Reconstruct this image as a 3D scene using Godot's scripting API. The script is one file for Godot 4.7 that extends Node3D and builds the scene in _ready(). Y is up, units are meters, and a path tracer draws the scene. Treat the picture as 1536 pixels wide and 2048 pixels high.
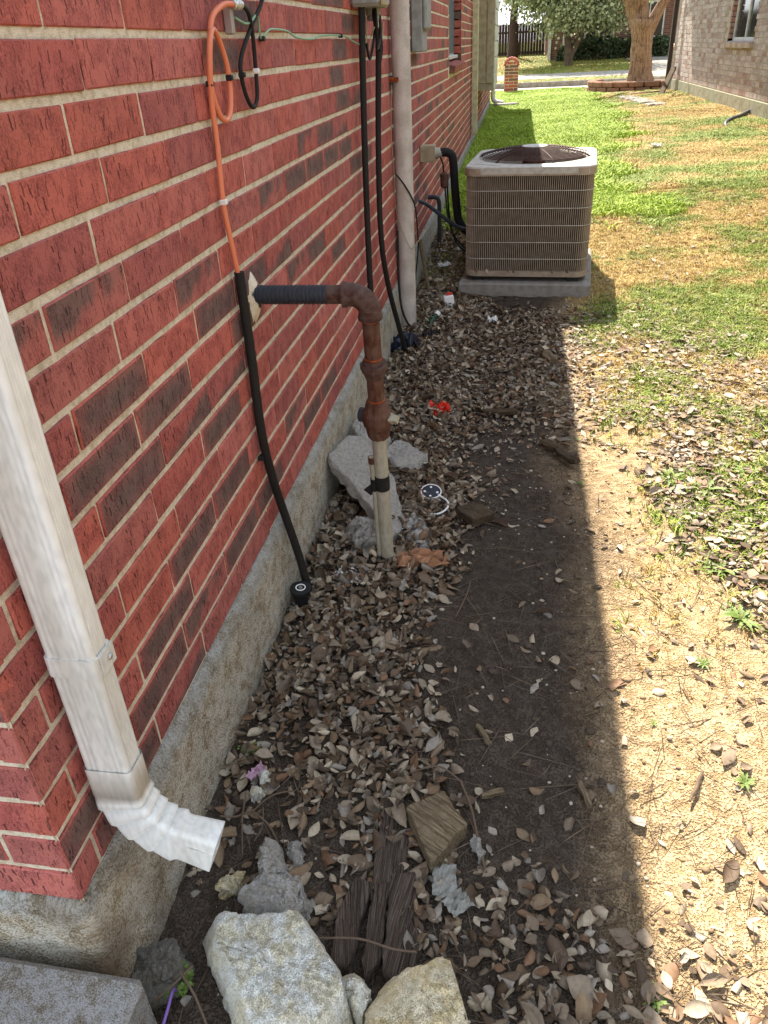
extends Node3D

const CO := 0.0762          # height of one brick course
const BL := 0.2475          # length of one brick with its joint
var rng := RandomNumberGenerator.new()
var nz := FastNoiseLite.new()
var nz2 := FastNoiseLite.new()
var used := {}
var tx := {}
var M := {}
var leaf_meshes := []
var ground: MeshInstance3D

# ---------------------------------------------------------------- naming and tagging
func numbered(called: String) -> String:
	if not used.has(called):
		used[called] = 0
		return called
	used[called] += 1
	return "%s_%03d" % [called, used[called]]

func tag(o: Node, label: String, category: String, group := "") -> Node:
	o.set_meta("label", label)
	o.set_meta("category", category)
	if group != "":
		o.set_meta("group", group)
	return o

func thing(called: String, label: String, category: String, at := Vector3.ZERO, group := "") -> Node3D:
	var o := Node3D.new()
	o.name = numbered(called)
	add_child(o, true)
	o.position = at
	tag(o, label, category, group)
	return o

func put(called: String, st: SurfaceTool, mat: Material, parent: Node = null) -> MeshInstance3D:
	return put_mesh(called, done(st), mat, parent)

func put_mesh(called: String, mesh: Mesh, mat: Material, parent: Node = null) -> MeshInstance3D:
	var o := MeshInstance3D.new()
	o.mesh = mesh
	o.material_override = mat
	if parent == null:
		o.name = numbered(called)
		add_child(o, true)
	else:
		o.name = called
		parent.add_child(o, true)
	return o

func struct(called: String, st: SurfaceTool, mat: Material) -> MeshInstance3D:
	var o := put(called, st, mat)
	o.set_meta("kind", "structure")
	return o

# ---------------------------------------------------------------- mesh helpers
func S() -> SurfaceTool:
	var st := SurfaceTool.new()
	st.begin(Mesh.PRIMITIVE_TRIANGLES)
	st.set_color(Color.WHITE)
	st.set_smooth_group(0)
	return st

func done(st: SurfaceTool) -> ArrayMesh:
	st.index()
	st.generate_normals()
	return st.commit()

func flat(st: SurfaceTool, on := true) -> void:
	st.set_smooth_group(-1 if on else 0)

func tri(st: SurfaceTool, a: Vector3, b: Vector3, c: Vector3) -> void:   # counter-clockwise from outside
	st.add_vertex(a)
	st.add_vertex(c)
	st.add_vertex(b)

func quad(st: SurfaceTool, a: Vector3, b: Vector3, c: Vector3, d: Vector3) -> void:
	tri(st, a, b, c)
	tri(st, a, c, d)

func box(st: SurfaceTool, at: Vector3, size: Vector3, turn := Basis.IDENTITY, bevel := 0.0) -> void:
	flat(st)
	var h := size / 2
	if bevel <= 0.0:
		var p := []
		for i in 8:
			p.append(at + turn * Vector3(h.x if i & 1 else -h.x, h.y if i & 2 else -h.y, h.z if i & 4 else -h.z))
		for f in [[0, 2, 3, 1], [4, 5, 7, 6], [0, 4, 6, 2], [1, 3, 7, 5], [0, 1, 5, 4], [2, 6, 7, 3]]:
			quad(st, p[f[0]], p[f[1]], p[f[2]], p[f[3]])
		return
	# bevelled: eight corners, each with three points
	var b := minf(bevel, minf(h.x, minf(h.y, h.z)) * 0.9)
	var q := []
	for i in 8:
		var s := Vector3(1 if i & 1 else -1, 1 if i & 2 else -1, 1 if i & 4 else -1)
		var row := []
		for a in 3:
			var c := h - Vector3(b, b, b)
			c[a] = h[a]
			row.append(at + turn * (c * s))
		q.append(row)
	for f in [[0, 2, 3, 1, 2], [4, 5, 7, 6, 2], [0, 4, 6, 2, 0], [1, 3, 7, 5, 0], [0, 1, 5, 4, 1], [2, 6, 7, 3, 1]]:
		quad(st, q[f[0]][f[4]], q[f[1]][f[4]], q[f[2]][f[4]], q[f[3]][f[4]])
	for e in [[0, 1, 2, 1], [2, 3, 1, 2], [4, 5, 1, 2], [6, 7, 2, 1], [0, 2, 0, 2], [1, 3, 2, 0], [4, 6, 2, 0], [5, 7, 0, 2], [0, 4, 1, 0], [1, 5, 0, 1], [2, 6, 0, 1], [3, 7, 1, 0]]:
		quad(st, q[e[0]][e[2]], q[e[1]][e[2]], q[e[1]][e[3]], q[e[0]][e[3]])
	for i in 8:
		var odd: bool = ((i & 1) + ((i >> 1) & 1) + ((i >> 2) & 1)) % 2 == 1
		if odd:
			tri(st, q[i][0], q[i][1], q[i][2])
		else:
			tri(st, q[i][0], q[i][2], q[i][1])

# a tube through points, with a radius (or one per point)
func tube(st: SurfaceTool, pts: Array, r, sides := 10, caps := true, sharp := false) -> void:
	st.set_smooth_group(-1 if sharp else 0)
	var n := pts.size()
	var rad := []
	for i in n:
		rad.append(r[i] if r is Array else r)
	var up := Vector3.UP
	var first: Vector3 = (pts[1] - pts[0]).normalized()
	if absf(first.dot(up)) > 0.9:
		up = Vector3.RIGHT
	var side: Vector3 = first.cross(up).normalized()
	var rings := []
	for i in n:
		var t: Vector3 = (pts[mini(i + 1, n - 1)] - pts[maxi(i - 1, 0)])
		if t.length() < 1e-7:
			t = first
		t = t.normalized()
		side = (side - t * side.dot(t)).normalized()
		var o: Vector3 = t.cross(side)
		var ring := []
		for k in sides:
			var a := TAU * k / sides
			ring.append(pts[i] + (side * cos(a) + o * sin(a)) * rad[i])
		rings.append(ring)
	for i in n - 1:
		for k in sides:
			var k2 := (k + 1) % sides
			quad(st, rings[i][k], rings[i][k2], rings[i + 1][k2], rings[i + 1][k])
	if caps:
		flat(st)
		for k in range(1, sides - 1):
			tri(st, rings[0][0], rings[0][k + 1], rings[0][k])
			tri(st, rings[n - 1][0], rings[n - 1][k], rings[n - 1][k + 1])
		flat(st, false)

# a turned shape on an axis: profile of [height along the axis, radius]
func lathe(st: SurfaceTool, a: Vector3, dir: Vector3, prof: Array, sides := 20, sharp := false) -> void:
	var d := dir.normalized()
	var up := Vector3.UP if absf(d.y) < 0.9 else Vector3.RIGHT
	var s := d.cross(up).normalized()
	var o := d.cross(s)
	for i in prof.size() - 1:
		var p0 = prof[i]
		var p1 = prof[i + 1]
		st.set_smooth_group(-1 if sharp else i + 1)
		for k in sides:
			var e0 := s * cos(TAU * k / sides) + o * sin(TAU * k / sides)
			var e1 := s * cos(TAU * (k + 1) / sides) + o * sin(TAU * (k + 1) / sides)
			quad(st, a + d * p0[0] + e0 * p0[1], a + d * p0[0] + e1 * p0[1], a + d * p1[0] + e1 * p1[1], a + d * p1[0] + e0 * p1[1])
	st.set_smooth_group(0)

func curve(ctrl: Array, per := 6) -> Array:      # Catmull-Rom through the points
	var out := []
	var n := ctrl.size()
	for i in n - 1:
		var p0: Vector3 = ctrl[maxi(i - 1, 0)]
		var p3: Vector3 = ctrl[mini(i + 2, n - 1)]
		for k in per:
			out.append((ctrl[i] as Vector3).cubic_interpolate(ctrl[i + 1], p0, p3, float(k) / per))
	out.append(ctrl[n - 1])
	return out

# a broken stone or slab: an outline seen from above (local x, z), a top surface and sides that go down
func stone(outline: Array, top: float, thick: float, rough: float, sd: int, tilt := Vector2.ZERO, rings := 7, dome := 0.12, batter := 0.05, cuts := 0) -> SurfaceTool:
	var st := S()
	var m := Vector2.ZERO
	for p in outline:
		m += p
	m /= outline.size()
	var seg := 96
	rings *= 2
	var total := 0.0
	for i in outline.size():
		total += (outline[(i + 1) % outline.size()] - outline[i]).length()
	var rim := []
	for k in seg:
		var want := total * k / seg
		var i := 0
		while i < outline.size():
			var l: float = (outline[(i + 1) % outline.size()] - outline[i]).length()
			if want <= l:
				rim.append((outline[i] as Vector2).lerp(outline[(i + 1) % outline.size()], want / l))
				break
			want -= l
			i += 1
		if rim.size() <= k:
			rim.append(outline[0])
	# soften the corners a little
	var soft := []
	for k in seg:
		soft.append((rim[k] * 2 + rim[(k + 1) % seg] + rim[(k + seg - 1) % seg]) / 4)
	nz.seed = sd
	var rows := []
	var stops := []
	for i in rings + 1:
		stops.append([float(i) / rings * 0.97, 0.0])
	stops.append([1.0 + batter * 0.2, 0.10])
	for i in 4:
		stops.append([1.0 + batter * (0.4 + i * 0.25), 0.3 + i * 0.23])
	for s in stops:
		var row := []
		for k in seg:
			var p: Vector2 = m + (soft[k] - m) * s[0]
			var y: float = top + tilt.dot(p - m) - thick * s[1] + (dome * thick * (1 - s[0] * s[0]) if s[1] == 0.0 else 0.0)
			var v := Vector3(p.x, y, p.y)
			v += Vector3(nz.get_noise_3dv(v * 900 + Vector3(9, 0, 0)), nz.get_noise_3dv(v * 700 + Vector3(0, 50, 0)) * 1.3, nz.get_noise_3dv(v * 900 + Vector3(0, 0, 70))) * rough
			v += Vector3(nz.get_noise_3dv(v * 3000), nz.get_noise_3dv(v * 3000 + Vector3(31, 0, 0)), nz.get_noise_3dv(v * 3000 + Vector3(0, 77, 0))) * rough * 0.45
			v += Vector3(nz.get_noise_3dv(v * 9000), nz.get_noise_3dv(v * 9000 + Vector3(31, 0, 0)), nz.get_noise_3dv(v * 9000 + Vector3(0, 77, 0))) * minf(rough * 0.4, 0.006)
			row.append(v)
		rows.append(row)
	# broken faces: planes that slice off whatever stands proud of them
	var r := RandomNumberGenerator.new()
	r.seed = sd * 31 + 5
	for c in cuts:
		var nrm := Vector3(r.randfn(), r.randf_range(0.15, 1.6), r.randfn()).normalized()
		var far := -10.0
		for row in rows:
			for v in row:
				far = maxf(far, nrm.dot(v))
		var lim := far - r.randf_range(0.02, 0.13) * thick * 1.4
		for row in rows:
			for k in seg:
				var over: float = nrm.dot(row[k]) - lim
				if over > 0.0:
					row[k] -= nrm * over * 0.93
	for i in rows.size() - 1:
		for k in seg:
			var k2 := (k + 1) % seg
			quad(st, rows[i][k], rows[i][k2], rows[i + 1][k2], rows[i + 1][k])
	return st

func V2(a: Array) -> Array:
	var o := []
	for p in a:
		o.append(Vector2(p[0], p[1]))
	return o

# ---------------------------------------------------------------- textures
func noise_bytes(sd: int, freq: float, size: int, oct := 4, kind := FastNoiseLite.TYPE_SIMPLEX_SMOOTH, ridged := false) -> PackedByteArray:
	var f := FastNoiseLite.new()
	f.seed = sd
	f.frequency = freq
	f.noise_type = kind
	f.fractal_octaves = oct
	f.fractal_type = FastNoiseLite.FRACTAL_RIDGED if ridged else FastNoiseLite.FRACTAL_FBM
	if kind == FastNoiseLite.TYPE_CELLULAR:
		f.fractal_type = FastNoiseLite.FRACTAL_NONE
		f.cellular_return_type = FastNoiseLite.RETURN_DISTANCE2_SUB if ridged else FastNoiseLite.RETURN_DISTANCE
	var im := f.get_seamless_image(size, size)
	im.convert(Image.FORMAT_L8)
	return im.get_data()

# colour = product over the layers of lerp(low, high, smoothstep(lo, hi, noise))
func paint(size: int, base: Color, layers: Array) -> ImageTexture:
	var n := size * size
	var r := PackedFloat32Array()
	var g := PackedFloat32Array()
	var b := PackedFloat32Array()
	r.resize(n)
	g.resize(n)
	b.resize(n)
	r.fill(base.r)
	g.fill(base.g)
	b.fill(base.b)
	for L in layers:
		var d: PackedByteArray = L[0]
		var lut := []
		for i in 256:
			var c: Color = (L[1] as Color).lerp(L[2], smoothstep(L[3], L[4], i / 255.0))
			lut.append(c)
		for i in n:
			var c: Color = lut[d[i]]
			r[i] *= c.r
			g[i] *= c.g
			b[i] *= c.b
	# brought to one average lightness, so that a material's colour is the colour of its surface
	var sum := 0.0
	for i in range(0, n, 7):
		sum += g[i]
	var k := 0.9 * base.g / (sum / (n / 7.0))
	var out := PackedByteArray()
	out.resize(n * 3)
	for i in n:
		out[i * 3] = int(clampf(r[i] * k, 0, 1) * 255)
		out[i * 3 + 1] = int(clampf(g[i] * k, 0, 1) * 255)
		out[i * 3 + 2] = int(clampf(b[i] * k, 0, 1) * 255)
	return ImageTexture.create_from_image(Image.create_from_data(size, size, false, Image.FORMAT_RGB8, out))

func grey(g: float) -> Color:
	return Color(g, g, g)

func dashes(size: int, count: int, wmin: int, wmax: int, hmin: int, hmax: int) -> PackedByteArray:
	var im := Image.create(size, size, false, Image.FORMAT_L8)
	im.fill(Color.WHITE)
	for i in count:
		var x := rng.randi_range(0, size - 1)
		var y := rng.randi_range(0, size - 1)
		var h := rng.randi_range(hmin, hmax)
		var w := rng.randi_range(wmin, wmax)
		var v := rng.randf_range(0.0, 0.6)
		var k := 0
		while k < h:
			im.fill_rect(Rect2i((x + size) % size, (y + k) % size, w, 3), grey(v))
			x += rng.randi_range(-1, 1)
			k += 2
	return im.get_data()

func make_textures() -> void:
	var fine := noise_bytes(1, 0.09, 1024, 3)
	var mid := noise_bytes(2, 0.02, 1024, 5)
	var big := noise_bytes(3, 0.006, 1024, 4)
	var grit := noise_bytes(4, 0.22, 1024, 2)
	var cells := noise_bytes(5, 0.05, 1024, 1, FastNoiseLite.TYPE_CELLULAR, true)
	var dsh := dashes(1024, 2600, 2, 4, 6, 30)
	var pits := dashes(1024, 420, 4, 7, 10, 44)
	tx.brick = paint(1024, Color(1, 1, 1), [[fine, Color(0.86, 0.85, 0.84), Color(1, 1, 1), 0.3, 0.7], [big, Color(0.86, 0.84, 0.86), Color(1, 1, 1), 0.3, 0.7], [dsh, Color(0.76, 0.73, 0.73), Color(1, 1, 1), 0.0, 0.9], [pits, Color(0.55, 0.48, 0.48), Color(1, 1, 1), 0.0, 0.8]])
	tx.brick_h = paint(1024, Color(1, 1, 1), [[grit, grey(0.75), grey(1), 0.2, 0.8], [dsh, grey(0.55), grey(1), 0.0, 0.9], [pits, grey(0.2), grey(1), 0.0, 0.8], [mid, grey(0.8), grey(1), 0.2, 0.8]])
	tx.sand = paint(1024, Color(1, 1, 1), [[grit, grey(0.72), grey(1.0), 0.2, 0.75], [mid, Color(0.9, 0.89, 0.86), Color(1, 1, 1), 0.25, 0.6], [big, Color(0.92, 0.91, 0.89), Color(1, 1, 1), 0.3, 0.6]])
	tx.sand_h = paint(1024, Color(1, 1, 1), [[grit, grey(0.35), grey(1), 0.2, 0.8], [fine, grey(0.6), grey(1), 0.3, 0.7]])
	tx.conc = paint(1024, Color(1, 1, 1), [[grit, Color(0.7, 0.7, 0.7), Color(1, 1, 1), 0.15, 0.6], [fine, Color(0.75, 0.74, 0.72), Color(1, 1, 1), 0.3, 0.6], [mid, Color(0.84, 0.82, 0.78), Color(1, 1, 1), 0.2, 0.65], [big, Color(0.85, 0.82, 0.78), Color(1, 1, 1), 0.25, 0.65]])
	tx.conc_h = paint(1024, Color(1, 1, 1), [[grit, grey(0.4), grey(1), 0.1, 0.8], [fine, grey(0.5), grey(1), 0.25, 0.7], [mid, grey(0.6), grey(1), 0.2, 0.8]])
	tx.soil = paint(1024, Color(1, 1, 1), [[grit, Color(0.72, 0.7, 0.68), Color(1, 1, 1), 0.15, 0.7], [cells, Color(0.9, 0.88, 0.86), Color(1, 1, 1), 0.0, 0.06], [fine, Color(0.82, 0.8, 0.77), Color(1, 1, 1), 0.2, 0.65], [mid, Color(0.88, 0.87, 0.85), Color(1, 1, 1), 0.2, 0.75], [big, Color(0.9, 0.89, 0.87), Color(1, 1, 1), 0.25, 0.75]])
	tx.soil_h = paint(1024, Color(1, 1, 1), [[grit, grey(0.5), grey(1), 0.1, 0.9], [cells, grey(0.75), grey(1), 0.0, 0.12], [fine, grey(0.35), grey(1), 0.2, 0.8], [mid, grey(0.4), grey(1), 0.2, 0.8]])
	tx.mott = paint(512, Color(1, 1, 1), [[noise_bytes(11, 0.012, 512, 5), Color(0.9, 0.89, 0.87), Color(1, 1, 1), 0.2, 0.7], [noise_bytes(12, 0.15, 512, 2), grey(0.93), grey(1), 0.2, 0.7]])
	tx.wood = paint(512, Color(1, 1, 1), [[noise_bytes(13, 0.05, 512, 3), Color(0.66, 0.63, 0.6), Color(1, 1, 1), 0.25, 0.7], [noise_bytes(14, 0.012, 512, 3), Color(0.65, 0.63, 0.6), Color(1, 1, 1), 0.3, 0.6]])
	tx.wood_h = paint(512, Color(1, 1, 1), [[noise_bytes(13, 0.05, 512, 3), grey(0.1), grey(1), 0.25, 0.7]])
	tx.rust = paint(512, Color(1, 1, 1), [[noise_bytes(15, 0.02, 512, 5), Color(0.72, 0.66, 0.68), Color(1, 1, 1), 0.25, 0.7], [noise_bytes(16, 0.2, 512, 2), grey(0.7), grey(1), 0.2, 0.8], [noise_bytes(17, 0.008, 512, 3), Color(0.7, 0.56, 0.5), Color(1, 1, 1), 0.3, 0.65]])
	tx.stone = paint(1024, Color(1, 1, 1), [[mid, Color(0.86, 0.85, 0.81), Color(1, 1, 1), 0.2, 0.6], [big, Color(0.95, 0.91, 0.82), Color(1, 1, 1), 0.35, 0.6], [fine, Color(0.8, 0.8, 0.78), Color(1, 1, 1), 0.25, 0.5], [cells, grey(0.86), grey(1), 0.0, 0.06]])
	tx.far_brick = far_brick_texture()

func far_brick_texture() -> ImageTexture:
	var im := Image.create(256, 256, false, Image.FORMAT_RGB8)
	im.fill(Color(0.62, 0.58, 0.52))
	for r in 16:
		for c in 5:
			var t := rng.randf_range(0.75, 1.05)
			var x := c * 64 - (32 if r % 2 else 0)
			im.fill_rect(Rect2i(x + 2, r * 16 + 2, 60, 12), Color(0.58 * t, 0.42 * t, 0.36 * t))
	return ImageTexture.create_from_image(im)

func mat(called: String, color: Color, rough := 0.9, tex := "", scale := Vector3.ONE, world := true, height := "", depth := 0.0, vc := false) -> StandardMaterial3D:
	var m := StandardMaterial3D.new()
	m.albedo_color = color
	m.roughness = rough
	m.metallic_specular = 0.4
	if tex != "":
		m.albedo_texture = tx[tex]
		m.uv1_triplanar = true
		m.uv1_world_triplanar = world
		m.uv1_scale = scale
	if height != "":
		m.heightmap_enabled = true
		m.heightmap_texture = tx[height]
		m.heightmap_scale = depth
	m.vertex_color_use_as_albedo = vc
	M[called] = m
	return m

func c8(r: int, g: int, b: int) -> Color:
	return Color(r / 255.0, g / 255.0, b / 255.0)

func make_materials() -> void:
	var W1 := Vector3.ONE
	mat("brick", Color.WHITE, 0.85, "brick", W1 * 2.2, true, "brick_h", 0.12, true)
	mat("mortar", c8(240, 228, 204), 0.95, "sand", W1 * 3.0, true, "sand_h", 0.15)
	mat("foundation", Color.WHITE, 0.95, "conc", Vector3(1.6, 1.6, 1.6), true, "conc_h", 0.35, true)
	mat("soil", Color.WHITE, 1.0, "soil", W1 * 1.35, true, "soil_h", 0.85, true)
	mat("pad", c8(150, 148, 146), 0.95, "conc", W1 * 2.5, true, "conc_h", 0.2)
	mat("white_paint", c8(240, 239, 233), 0.4, "mott", Vector3(1.2, 0.35, 1.2), true)
	mat("cream_paint", c8(205, 196, 165), 0.55, "mott", W1 * 2.0, true)
	mat("siding", c8(170, 158, 135), 0.7, "mott", W1 * 1.5, true)
	mat("trim", c8(215, 212, 204), 0.6, "mott", W1 * 1.5, true)
	mat("pvc", c8(208, 198, 190), 0.5, "mott", Vector3(2, 1.2, 2), true)
	mat("black_plastic", c8(30, 30, 32), 0.5, "mott", W1 * 6.0, false)
	mat("black_rubber", c8(36, 33, 30), 0.75, "mott", W1 * 9.0, false, "sand_h", 0.01)
	mat("lump", c8(150, 145, 136), 1.0, "conc", W1 * 6.0, true, "conc_h", 0.7)
	mat("orange", c8(216, 126, 92), 0.45)
	mat("green_wire", c8(128, 168, 138), 0.45)
	mat("steel", c8(190, 190, 186), 0.35).metallic = 0.8
	mat("white_plastic", c8(226, 224, 220), 0.45)
	mat("rust_dark", c8(86, 68, 60), 0.75, "rust", W1 * 6.0, true, "sand_h", 0.01)
	mat("rust", c8(96, 71, 57), 0.8, "rust", Vector3(7, 3, 7), true, "sand_h", 0.01)
	mat("rust_orange", c8(150, 82, 40), 0.9, "rust", W1 * 10.0, true)
	mat("pipe_wrap", c8(58, 62, 70), 0.5, "mott", W1 * 8.0, true)
	mat("pipe_cream", c8(182, 175, 156), 0.6, "mott", Vector3(10, 4, 10), true)
	mat("box_grey", c8(158, 160, 156), 0.55, "mott", W1 * 3.0, true)
	mat("leaf_brown", c8(176, 128, 96), 0.7, "mott", W1 * 9.0)
	mat("box_tan", c8(176, 160, 128), 0.6, "mott", W1 * 3.0, true)
	mat("screen_dark", c8(74, 82, 88), 0.7)
	mat("glass_dark", c8(22, 28, 32), 0.08)
	mat("stone_white", c8(228, 226, 218), 0.95, "stone", W1 * 3.0, true, "conc_h", 0.5)
	mat("stone_tan", c8(226, 212, 182), 0.95, "stone", W1 * 3.0, true, "conc_h", 0.5)
	mat("rubble", c8(232, 228, 223), 1.0, "conc", W1 * 7.0, true, "conc_h", 0.7)
	mat("wood_grey", c8(134, 119, 95), 0.95, "wood", Vector3(20, 20, 0.7), false, "wood_h", 0.2)
	mat("wood_dark", c8(92, 78, 60), 0.95, "wood", Vector3(20, 20, 0.6), false, "wood_h", 0.25)
	mat("rotten", c8(92, 80, 71), 1.0, "wood", Vector3(13, 13, 0.4), false, "wood_h", 0.35)
	mat("twig", c8(112, 94, 78), 0.95, "mott", W1 * 9.0, true)
	mat("bark", c8(172, 140, 112), 1.0, "wood", Vector3(3.5, 0.5, 3.5), true, "wood_h", 2.0)
	mat("bark_dark", c8(96, 82, 66), 1.0, "wood", Vector3(4, 0.6, 4), true)
	var lm := mat("leaf", Color.WHITE, 0.7, "mott", W1 * 14.0, true, "", 0.0, true)
	lm.backlight_enabled = true
	lm.backlight = Color(0.16, 0.12, 0.07)
	var gm := mat("grass", Color.WHITE, 0.7, "", W1, true, "", 0.0, true)
	gm.backlight_enabled = true
	gm.backlight = Color(0.20, 0.26, 0.03)
	var wm := mat("weed", c8(104, 126, 56), 0.6, "mott", W1 * 12.0, true)
	wm.backlight_enabled = true
	wm.backlight = Color(0.16, 0.24, 0.03)
	var cm := mat("crown", Color.WHITE, 0.5, "", W1, true, "", 0.0, true)
	cm.backlight_enabled = true
	cm.backlight = Color(0.10, 0.13, 0.03)
	mat("pebble", Color.WHITE, 0.95, "mott", W1 * 10.0, true, "", 0.0, true)
	mat("ac_top", c8(198, 192, 183), 0.5, "mott", W1 * 3.0, true)
	mat("ac_body", c8(172, 153, 134), 0.6, "mott", W1 * 3.0, true)
	mat("ac_coil", c8(34, 30, 29), 0.8)
	mat("ac_guard", c8(74, 52, 42), 0.7, "rust", W1 * 9.0, true)
	mat("ac_pad", c8(150, 144, 136), 0.9, "mott", W1 * 2.5, true)
	mat("neighbour_brick", Color.WHITE, 0.95, "brick", W1 * 1.6, true, "", 0.0, true)
	mat("neighbour_mortar", c8(188, 176, 160), 0.95, "sand", W1 * 2.0, true)
	mat("neighbour_foundation", c8(150, 148, 128), 0.95, "conc", W1 * 0.7, true)
	mat("street", c8(200, 194, 182), 0.95, "conc", W1 * 0.3, true)
	mat("kerb", c8(140, 134, 126), 0.95, "conc", W1 * 0.6, true)
	mat("walk", c8(156, 150, 142), 0.95, "conc", W1 * 0.5, true)
	mat("far_wall", c8(205, 190, 180), 0.95, "far_brick", W1 * 0.8, true)
	mat("roof", c8(96, 84, 74), 0.95, "mott", W1 * 1.2, true)
	mat("fence", c8(70, 52, 44), 0.95, "mott", Vector3(6, 0.5, 6), true)
	mat("brown_metal", c8(56, 42, 36), 0.5)
	mat("block", c8(150, 112, 92), 0.95, "conc", W1 * 1.5, true, "conc_h", 0.5)
	mat("red_foil", c8(214, 48, 30), 0.4)
	mat("clear_plastic", c8(146, 144, 137), 0.3, "mott", W1 * 20.0, true)
	mat("green_glass", c8(24, 58, 34), 0.2)
	mat("pink_leaf", c8(196, 160, 178), 0.7)
	mat("purple", c8(128, 100, 170), 0.5)
	mat("blue_black", c8(28, 32, 46), 0.3)

# ---------------------------------------------------------------- the lie of the land
func gy(x: float, z: float) -> float:
	var d := -z
	var y := lerpf(-0.262, -0.125, smoothstep(3.2, 7.0, d))
	y += 0.04 * clampf(x - 0.9, 0.0, 3.2)
	y = lerpf(y, -0.14, smoothstep(19.0, 23.0, d))
	if d > 24.2:
		y = lerpf(-0.14, -0.36, smoothstep(24.2, 24.5, d))
	if d > 29.0:
		y = lerpf(-0.36, -0.16, smoothstep(29.0, 29.2, d)) 
	if d > 31.0:
		y += minf((d - 31.0) * 0.035, 0.7)
	if d < 4.5:
		y += 0.013 * nz2.get_noise_2d(x * 260, z * 260) + 0.008 * nz2.get_noise_2d(x * 1100 + 70, z * 1100) + 0.003 * nz2.get_noise_2d(x * 2600 + 170, z * 2600)
		y += 0.018 * exp(-pow((x - 0.22) / 0.16, 2)) * smoothstep(0.3, 0.9, d)
	elif d < 24.0 and x > 0.3:
		y += 0.03 * nz2.get_noise_2d(x * 40, z * 40)
	return y

func bright_green(x: float, z: float) -> float:      # 1 in the lush strips beside the house
	var d := -z
	var w := 1.7 + 0.5 * nz2.get_noise_2d(x * 60 + 400, z * 60) + 0.25 * nz2.get_noise_2d(x * 200, z * 200)
	var right := w + smoothstep(8.0, 14.0, d) * 0.55
	var g := 1.0 - smoothstep(right - 0.35, right + 0.1, x)
	g *= smoothstep(5.6, 6.5, d + 0.4 * nz2.get_noise_2d(x * 90, z * 90))
	if d > 9.0 and d < 11.2:
		g *= 1.0 - 0.75 * smoothstep(0.9, 1.6, x)
	return g

func some_green(x: float, z: float) -> float:        # scattered green in the straw lawn
	var n := nz2.get_noise_2d(x * 55 + 900, z * 55) + 0.6 * nz2.get_noise_2d(x * 190, z * 190 + 300)
	return clampf(n * 2.2 + 0.36 - 0.3 * smoothstep(1.8, 2.6, x) - 0.4 * (1.0 - smoothstep(1.1, 1.5, x)) + 0.42 * (1.0 - smoothstep(3.6, 6.0, -z)), 0.0, 1.0)

func lawn(x: float, z: float) -> float:              # how much grass stands there
	var d := -z
	var l := smoothstep(0.95, 1.75, x + 0.3 * nz2.get_noise_2d(x * 110, z * 110) + 0.16 * smoothstep(2.0, 4.5, d))
	if d < 3.4:
		l = minf(l, smoothstep(0.6, 2.0, d) * (0.3 + 0.45 * smoothstep(1.2, 1.7, x)))
	l = maxf(l, smoothstep(0.9, 1.12, x) * smoothstep(2.1, 2.7, d) * 0.85)
	if d > 4.2:
		l = maxf(l, smoothstep(1.1, 1.3, x))
	if d > 5.2:
		l = maxf(l, smoothstep(5.0, 6.0, d))
	if d > 4.3 and d < 6.2 and x < 0.35:
		l = maxf(l, 0.55)
	return l

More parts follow.
